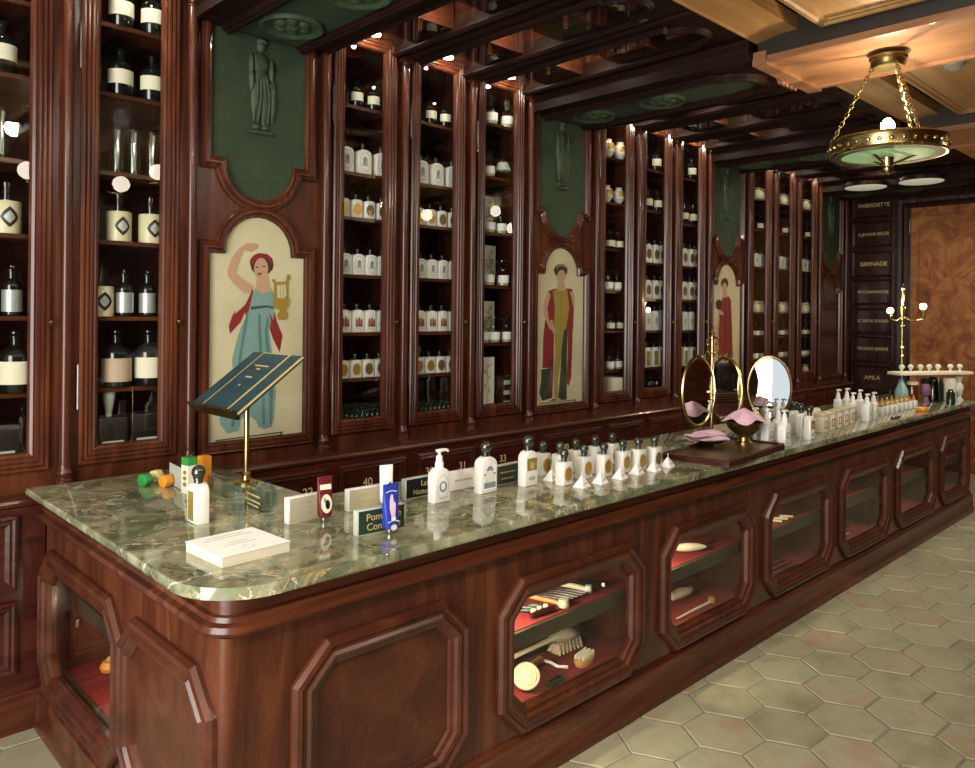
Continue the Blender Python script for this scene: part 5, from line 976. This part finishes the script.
p = along(.55); m = MB(); m.box(-.045,.045,-.04,.04,0,.19,0,.003); m.box(-.046,.046,-.041,.041,.098,.102); tag(m.build('cream_carton', M['paper'], None, p), 'tall cream carton under right part of the display stand', 'box')
r = thing('glass_ornament', 'milky scrolled glass ornament right of the cream carton', 'ornament', along(.645))
m = MB(); m.lathe([(0,0),(.035,0),(.015,.03),(.03,.08),(.035,.12),(.015,.15),(.025,.18),(.035,.2)], (0,0,0), 18); m.build('stem', M['opalbud'], r)
m = MB(); m.tube([(-.02,0,.04),(-.05,0,.08),(-.035,0,.11),(-.02,0,.09)], .007, 8); m.tube([(-.02,0,.09),(.02,0,.12),(.045,0,.16),(.03,0,.19),(.02,0,.17)], .007, 8); m.build('scroll', M['opalbud'], r)
# far lamp
r = thing('brass_lamp', 'tall brass lamp with two lit bulbs at the far counter end', 'lamp', (7.03,2.235,ZM))
m = MB(); m.lathe([(0,0),(.07,0),(.07,.012),(.03,.025),(.012,.05)], (0,0,0), 20); m.build('base', M['brass'], r)
m = MB(); m.tube([(0,0,.04),(0,0,.93)], .012, 12)
for z in (.35,.42,.6,.66,.76): m.lathe([(.012,0),(.024,.01),(.024,.018),(.012,.03)], (0,0,z), 12)
m.lathe([(.012,.92),(.02,.935),(.006,.95),(0,.985)], (0,0,0), 12); m.build('pole', M['brass'], r)
for s, dz, ln in ((1,.02,.1),(-1,.06,.17)):
    dx, dy = -.68*s, .73*s
    m = MB(); m.tube([(0,0,.7),(dx*ln*.5,dy*ln*.5,.66),(dx*ln,dy*ln,.68),(dx*ln,dy*ln,.7+dz-.02)], .006, 8); m.lathe([(.006,0),(.02,.012),(.018,.02)], (dx*ln,dy*ln,.7+dz-.03), 12); m.build('arm', M['brass'], r)
    m = MB(); m.lathe([(0,0),(.018,.006),(.026,.026),(.02,.045),(0,.052)], (dx*ln,dy*ln,.7+dz), 14); m.build('bulb', M['bulb'], r)
    lamp('POINT', (7.03+dx*ln-.02, 2.235+dy*ln-.05, ZM+.79+dz), 5, .03, (1,.78,.5))

# ------------------------------------------------------------------ things inside the counter vitrines
ZL_, ZU = .2225, .4905
def obj1(nm, label, cat, loc, f, mats, rz=0, group=None):
    m = MB(); f(m); o = m.build(nm, mats, None, loc); o.rotation_euler = (0,0,rz); return tag(o, label, cat, group)
r = thing('bath_brush', 'large white bath brush with long handle in first vitrine', 'brush', (2.22,2.09,ZL_), -.03)
m = MB(); m.tube([(-.06,0,.05),(.08,0,.058),(.18,0,.066),(.22,0,.07),(.27,0,.068),(.33,0,.06),(.35,0,.055)], [.012,.012,.014,.03,.042,.034,.012], 12); m.v = [(x, y, .06+(z-.06)*.62) for x, y, z in m.v]; m.build('handle', M['bone'], r)
m = MB()
for i in range(7):
    for j in range(-2, 3): m.tube([(.205+.021*i, j*.013, .045),(.205+.023*i, j*.016, .002)], [.0075,.006], 6)
m.build('bristles', M['bristle'], r)
r = thing('round_brush', 'round bristle brush with beech handle in first vitrine', 'brush', (2.12,1.955,ZL_), 0)
nv = Vector((-.52,-.5,.69)).normalized(); tu = nv.cross(Vector((0,0,1))).normalized(); tv = nv.cross(tu)
fnb = lambda x,y,z: tuple(tu*x+tv*y+nv*z+Vector((0,0,.045)))
m = MB(); m.lathe([(0,-.012),(.046,-.012),(.05,0),(.05,.016),(.044,.02),(.040,.016),(.036,.021),(.030,.017),(.026,.022),(.02,.018),(.014,.023),(.008,.019),(0,.022)], (0,0,0), 26, fn=fnb); m.build('bristles', M['bristle'], r)
m = MB(); m.tube([(.02,.03,.05),(.1,.07,.035),(.19,.1,.02)], [.011,.011,.015], 10); m.build('handle', M['lightwood'], r)
m = MB(); m.tube([(.19,.1,.02),(.215,.07,.012),(.215,.03,.008),(.24,.0,.008)], .006, 6); m.build('cord', M['sheet'], r)
r = thing('oval_brush', 'oval pale wooden massage brush at the right of first vitrine', 'brush', (2.45,1.945,ZL_), .2)
m = MB(); m.lathe([(0,0),(.85,.0),(1,.3),(.95,.6),(0,.62)], (0,0,0), 24, fn=lambda x,y,z:(x*.062,y*.036,z*.05)); m.build('body', M['lightwood'], r)
m = MB()
for i in range(-3,4):
    for j in range(-1,2): m.lathe([(.006,0),(.005,.012),(0,.016)], (i*.014,j*.017,.03), 6)
m.build('knobs', M['bone'], r)
r = thing('soap_bar', 'dark green soap bar lying flat in first vitrine', 'soap', (2.235,1.912,ZL_), .1); m = MB(); m.box(-.045,.045,-.014,.014,0,.018,0,.004); m.build('bar', M['greensign'], r)
m = MB(); m.box(-.035,.035,-.009,.009,.018,.019); m.build('stamp', M['greenglass'], r)
def stick(nm, label, cat, p0, p1, rad, mt, head=None, z=ZU, group=None):
    a = Vector((*p0,z)); d = Vector((*p1,z))-a; L_ = d.length
    r = thing(nm, label, cat, (p0[0],p0[1],z), math.atan2(d.y, d.x), group)
    m = MB(); m.tube([(0,0,rad),(L_*.5,0,rad*1.15),(L_,0,rad)], [rad*.8,rad,rad*.85], 8); m.build('handle', M[mt], r)
    if head: hm, hr, hl = head; m = MB(); m.lathe([(0,0),(hr*.8,0),(hr,hl*.3),(hr*.8,hl),(0,hl*1.02)], (L_,0,0), 14); m.build('head', M[hm], r)
stick('cosmetic_brush', 'long beech brush with round head on first vitrine shelf', 'brush', (2.263,2.083), (2.30,1.93), .01, 'lightwood', ('bristle',.024,.03))
stick('horn_knife', 'ivory spatula at the back of first vitrine shelf', 'spatula', (2.35,2.14), (2.47,2.14), .011, 'bone')
stick('shaving_brush', 'ivory handled brush at the right of first vitrine shelf', 'brush', (2.458,2.085), (2.49,1.96), .012, 'bone', ('sheet',.016,.03))
stick('horn_comb', 'dark horn comb at the far right of first vitrine shelf', 'comb', (2.55,2.06), (2.595,1.96), .009, 'darkglass', ('steel',.02,.02))
for i in range(5): stick('slim_brush', ['first','second','third','fourth','fifth'][i]+' slim black make-up brush from left, first vitrine shelf', 'brush', (2.315+.028*i,2.07), (2.36+.028*i,1.95), .0045, 'black', ('steel',.007,.012), group='slim black brushes')
for i in range(3): stick('stubby_brush', ['left','middle','right'][i]+' stubby dark brush near the front of first vitrine shelf', 'brush', (2.13+.035*i,2.02), (2.165+.035*i,1.965), .008, 'greensign', ('bone',.012,.016), group='stubby brushes')
stick('shoe_horn', 'brown wooden shoe horn lying on first vitrine shelf front', 'shoe horn', (2.12,1.935), (2.24,1.925), .012, 'wood_red')
stick('ivory_pin', 'long ivory pin with round knob in second vitrine', 'pin', (3.1,1.93), (3.42,1.935), .006, 'bone', ('lightwood',.018,.024), ZL_)
r = thing('bone_brush', 'white bone handled nail brush in second vitrine', 'brush', (3.36,2.06,ZL_+.017), -.1)
m = MB(); m.tube([(-.08,0,.01),(-.02,0,.012),(.05,0,.01)], [.02,.026,.02], 10); m.build('handle', M['bone'], r); m = MB(); m.tube([(.05,0,.01),(.085,.01,.012)], [.016,.012], 8); m.build('bristles', M['bristle'], r)
m = MB(); m.lathe([(0,0),(.022,.004),(.028,.02),(.02,.036),(0,.042)], (0,0,0), 14); tag(m.build('ivory_ball', M['bone'], None, (3.3,2.12,ZL_)), 'round ivory soap ball at the left of second vitrine', 'soap')
for i, x in enumerate((3.325,3.40,3.47)):
    r = thing('egg_cup_jar', ['left','middle','right'][i]+' of three small pale cups on second vitrine shelf', 'cup', (x,2.10,ZU), 0, 'pale cups in the second vitrine'); m = MB(); m.lathe([(0,0),(.018,0),(.012,.012),(.02,.04),(.024,.055),(.02,.055)], (0,0,0), 14); m.build('bowl', M[('bone','creamjar','greysign')[i]], r); m = MB(); m.lathe([(0,0),(.021,.001),(.0215,.004)], (0,0,0), 14); m.build('foot', M['lightwood'], r)
r = thing('ivory_spindle', 'fat ivory spindle lying across second vitrine shelf', 'brush', (3.27,1.975,ZU), -.6); m = MB(); m.tube([(-.09,0,.022),(-.05,0,.022),(0,0,.022),(.05,0,.022),(.09,0,.022)], [.006,.018,.022,.018,.006], 12); m.build('body', M['bone'], r); m = MB(); m.tube([(.09,0,.022),(.125,0,.02)], .005, 6); m.build('tip', M['darkglass'], r)
stick('dark_stick', 'slim dark rod pointing right on second vitrine shelf', 'rod', (3.38,1.97), (3.53,1.98), .005, 'darkglass')
for i in range(3): stick('ivory_stick', ['left','middle','right'][i]+' small ivory stick on third vitrine shelf', 'stick', (4.08+.07*i,1.97), (4.12+.07*i,1.91), .007, 'bone', group='ivory sticks')
for i in range(4): stick('horn_rod', ['front','second','third','rear'][i]+' dark horn rod on the floor of third vitrine', 'rod', (4.0+.01*i,1.90+.04*i), (4.3+.01*i,1.895+.04*i), .006, 'darkglass', z=ZL_, group='horn rods')
for n, x in (('fourth',5.0),('fifth',5.95),('sixth',6.9)):
    stick('wooden_rod', 'pale rod lying on the floor of '+n+' vitrine', 'rod', (x-.1,1.95), (x+.15,1.94), .008, 'lightwood', z=ZL_); 
    o = obj1('pebble_soap', 'rounded pale soap on the shelf of '+n+' vitrine', 'soap', (x,1.97,ZU), lambda m: m.lathe([(0,0),(.8,.05),(1,.4),(.8,.8),(0,1)], (0,0,0), 18, fn=lambda a,b,c:(a*.06,b*.035,c*.035)), M['greysign'])
r = thing('sponge', 'small orange sponge in the end vitrine on red felt', 'sponge', (1.06,3.2,.2025)); m = MB(); m.lathe([(0,0),(.03,.004),(.036,.02),(.025,.04),(0,.046)], (0,0,0), 14); m.build('body', M['soaporange'], r); m = MB(); m.lathe([(0,.04),(.012,.046),(.006,.056),(0,.058)], (0,0,0), 8); m.build('knot', M['lightwood'], r)
r = thing('glass_sphere', 'dark glass ball on the shelf of the end vitrine', 'ornament', (1.12,2.75,.4835)); m = MB(); m.lathe([(0,0)]+[(.035*math.cos(a*PI/12), .035+.035*math.sin(a*PI/12)) for a in range(-5,6)]+[(0,.07)], (0,0,0), 18); m.build('ball', M['greenglass'], r); m = MB(); m.lathe([(.012,.068),(.012,.085),(0,.088)], (0,0,0), 10); m.build('cap', M['steel'], r)
# ------------------------------------------------------------------ light and camera
lamp('AREA', (XW+.03,.85,1.7), WIN_W, (3.9,2.2), (1,.975,.94), (0,-PI/2,0))
for i, x in enumerate((.3,1.5,2.9,5.2,6.0,7.6)):        # added fill spots above and behind the camera, brightening the counter front
    r = thing('fill_spot', ['first','second','third','fourth','fifth','sixth'][i]+' added ceiling fill spot from the shop window, over the shop floor', 'lamp', (x,.3,3.03), 0, 'added ceiling fill spots')
    m = MB(); m.lathe([(.035,0),(.05,-.004),(.052,.004),(.045,.02)], (0,0,0), 18); m.build('ring', M['brass_old'], r)
    m = MB(); m.lathe([(0,.006),(.035,.006)], (0,0,0), 18); m.build('lens', M['spot'], r)
    d = Vector((x+.25, 2.3, .95))-Vector((x,.3,3.0)); o = lamp('SPOT', (x,.3,2.99), SPOT_W, .06, (1,.93,.8), d.to_track_quat('-Z','Y').to_euler(), spot_size=math.radians(95), spot_blend=.7)
w = bpy.data.worlds.new('daylight'); w.use_nodes = True; scene.world = w
w.node_tree.nodes['Background'].inputs['Color'].default_value = (.85,.92,1,1); w.node_tree.nodes['Background'].inputs['Strength'].default_value = 1.0
cam = bpy.data.cameras.new('camera'); co = bpy.data.objects.new('camera', cam); COL.objects.link(co); scene.camera = co
F, YAW, ROLL, CY, H = 773.68, math.radians(45.8376), math.radians(.57993), 313.406, 1.62
fw = Vector((math.cos(YAW), math.sin(YAW), 0)); rt = Vector((math.sin(YAW), -math.cos(YAW), 0)); upv = Vector((0,0,1))
r2 = rt*math.cos(ROLL)+upv*math.sin(ROLL); u2 = -rt*math.sin(ROLL)+upv*math.cos(ROLL)
co.matrix_world = Matrix(((r2.x,u2.x,-fw.x,0),(r2.y,u2.y,-fw.y,0),(r2.z,u2.z,-fw.z,H),(0,0,0,1)))
cam.sensor_width = 36; cam.lens = F/975*36; cam.shift_y = -(384-CY)/975; cam.clip_start = .05
scene.view_settings.view_transform = 'Standard'; scene.view_settings.look = 'None'; scene.view_settings.gamma = 1; scene.view_settings.use_curve_mapping = False
scene.view_settings.exposure = EXPO
scene.cycles.use_denoising = True; scene.cycles.max_bounces = 10; scene.cycles.transparent_max_bounces = 24; scene.cycles.glossy_bounces = 5; scene.cycles.sample_clamp_indirect = 4; scene.cycles.caustics_reflective = False
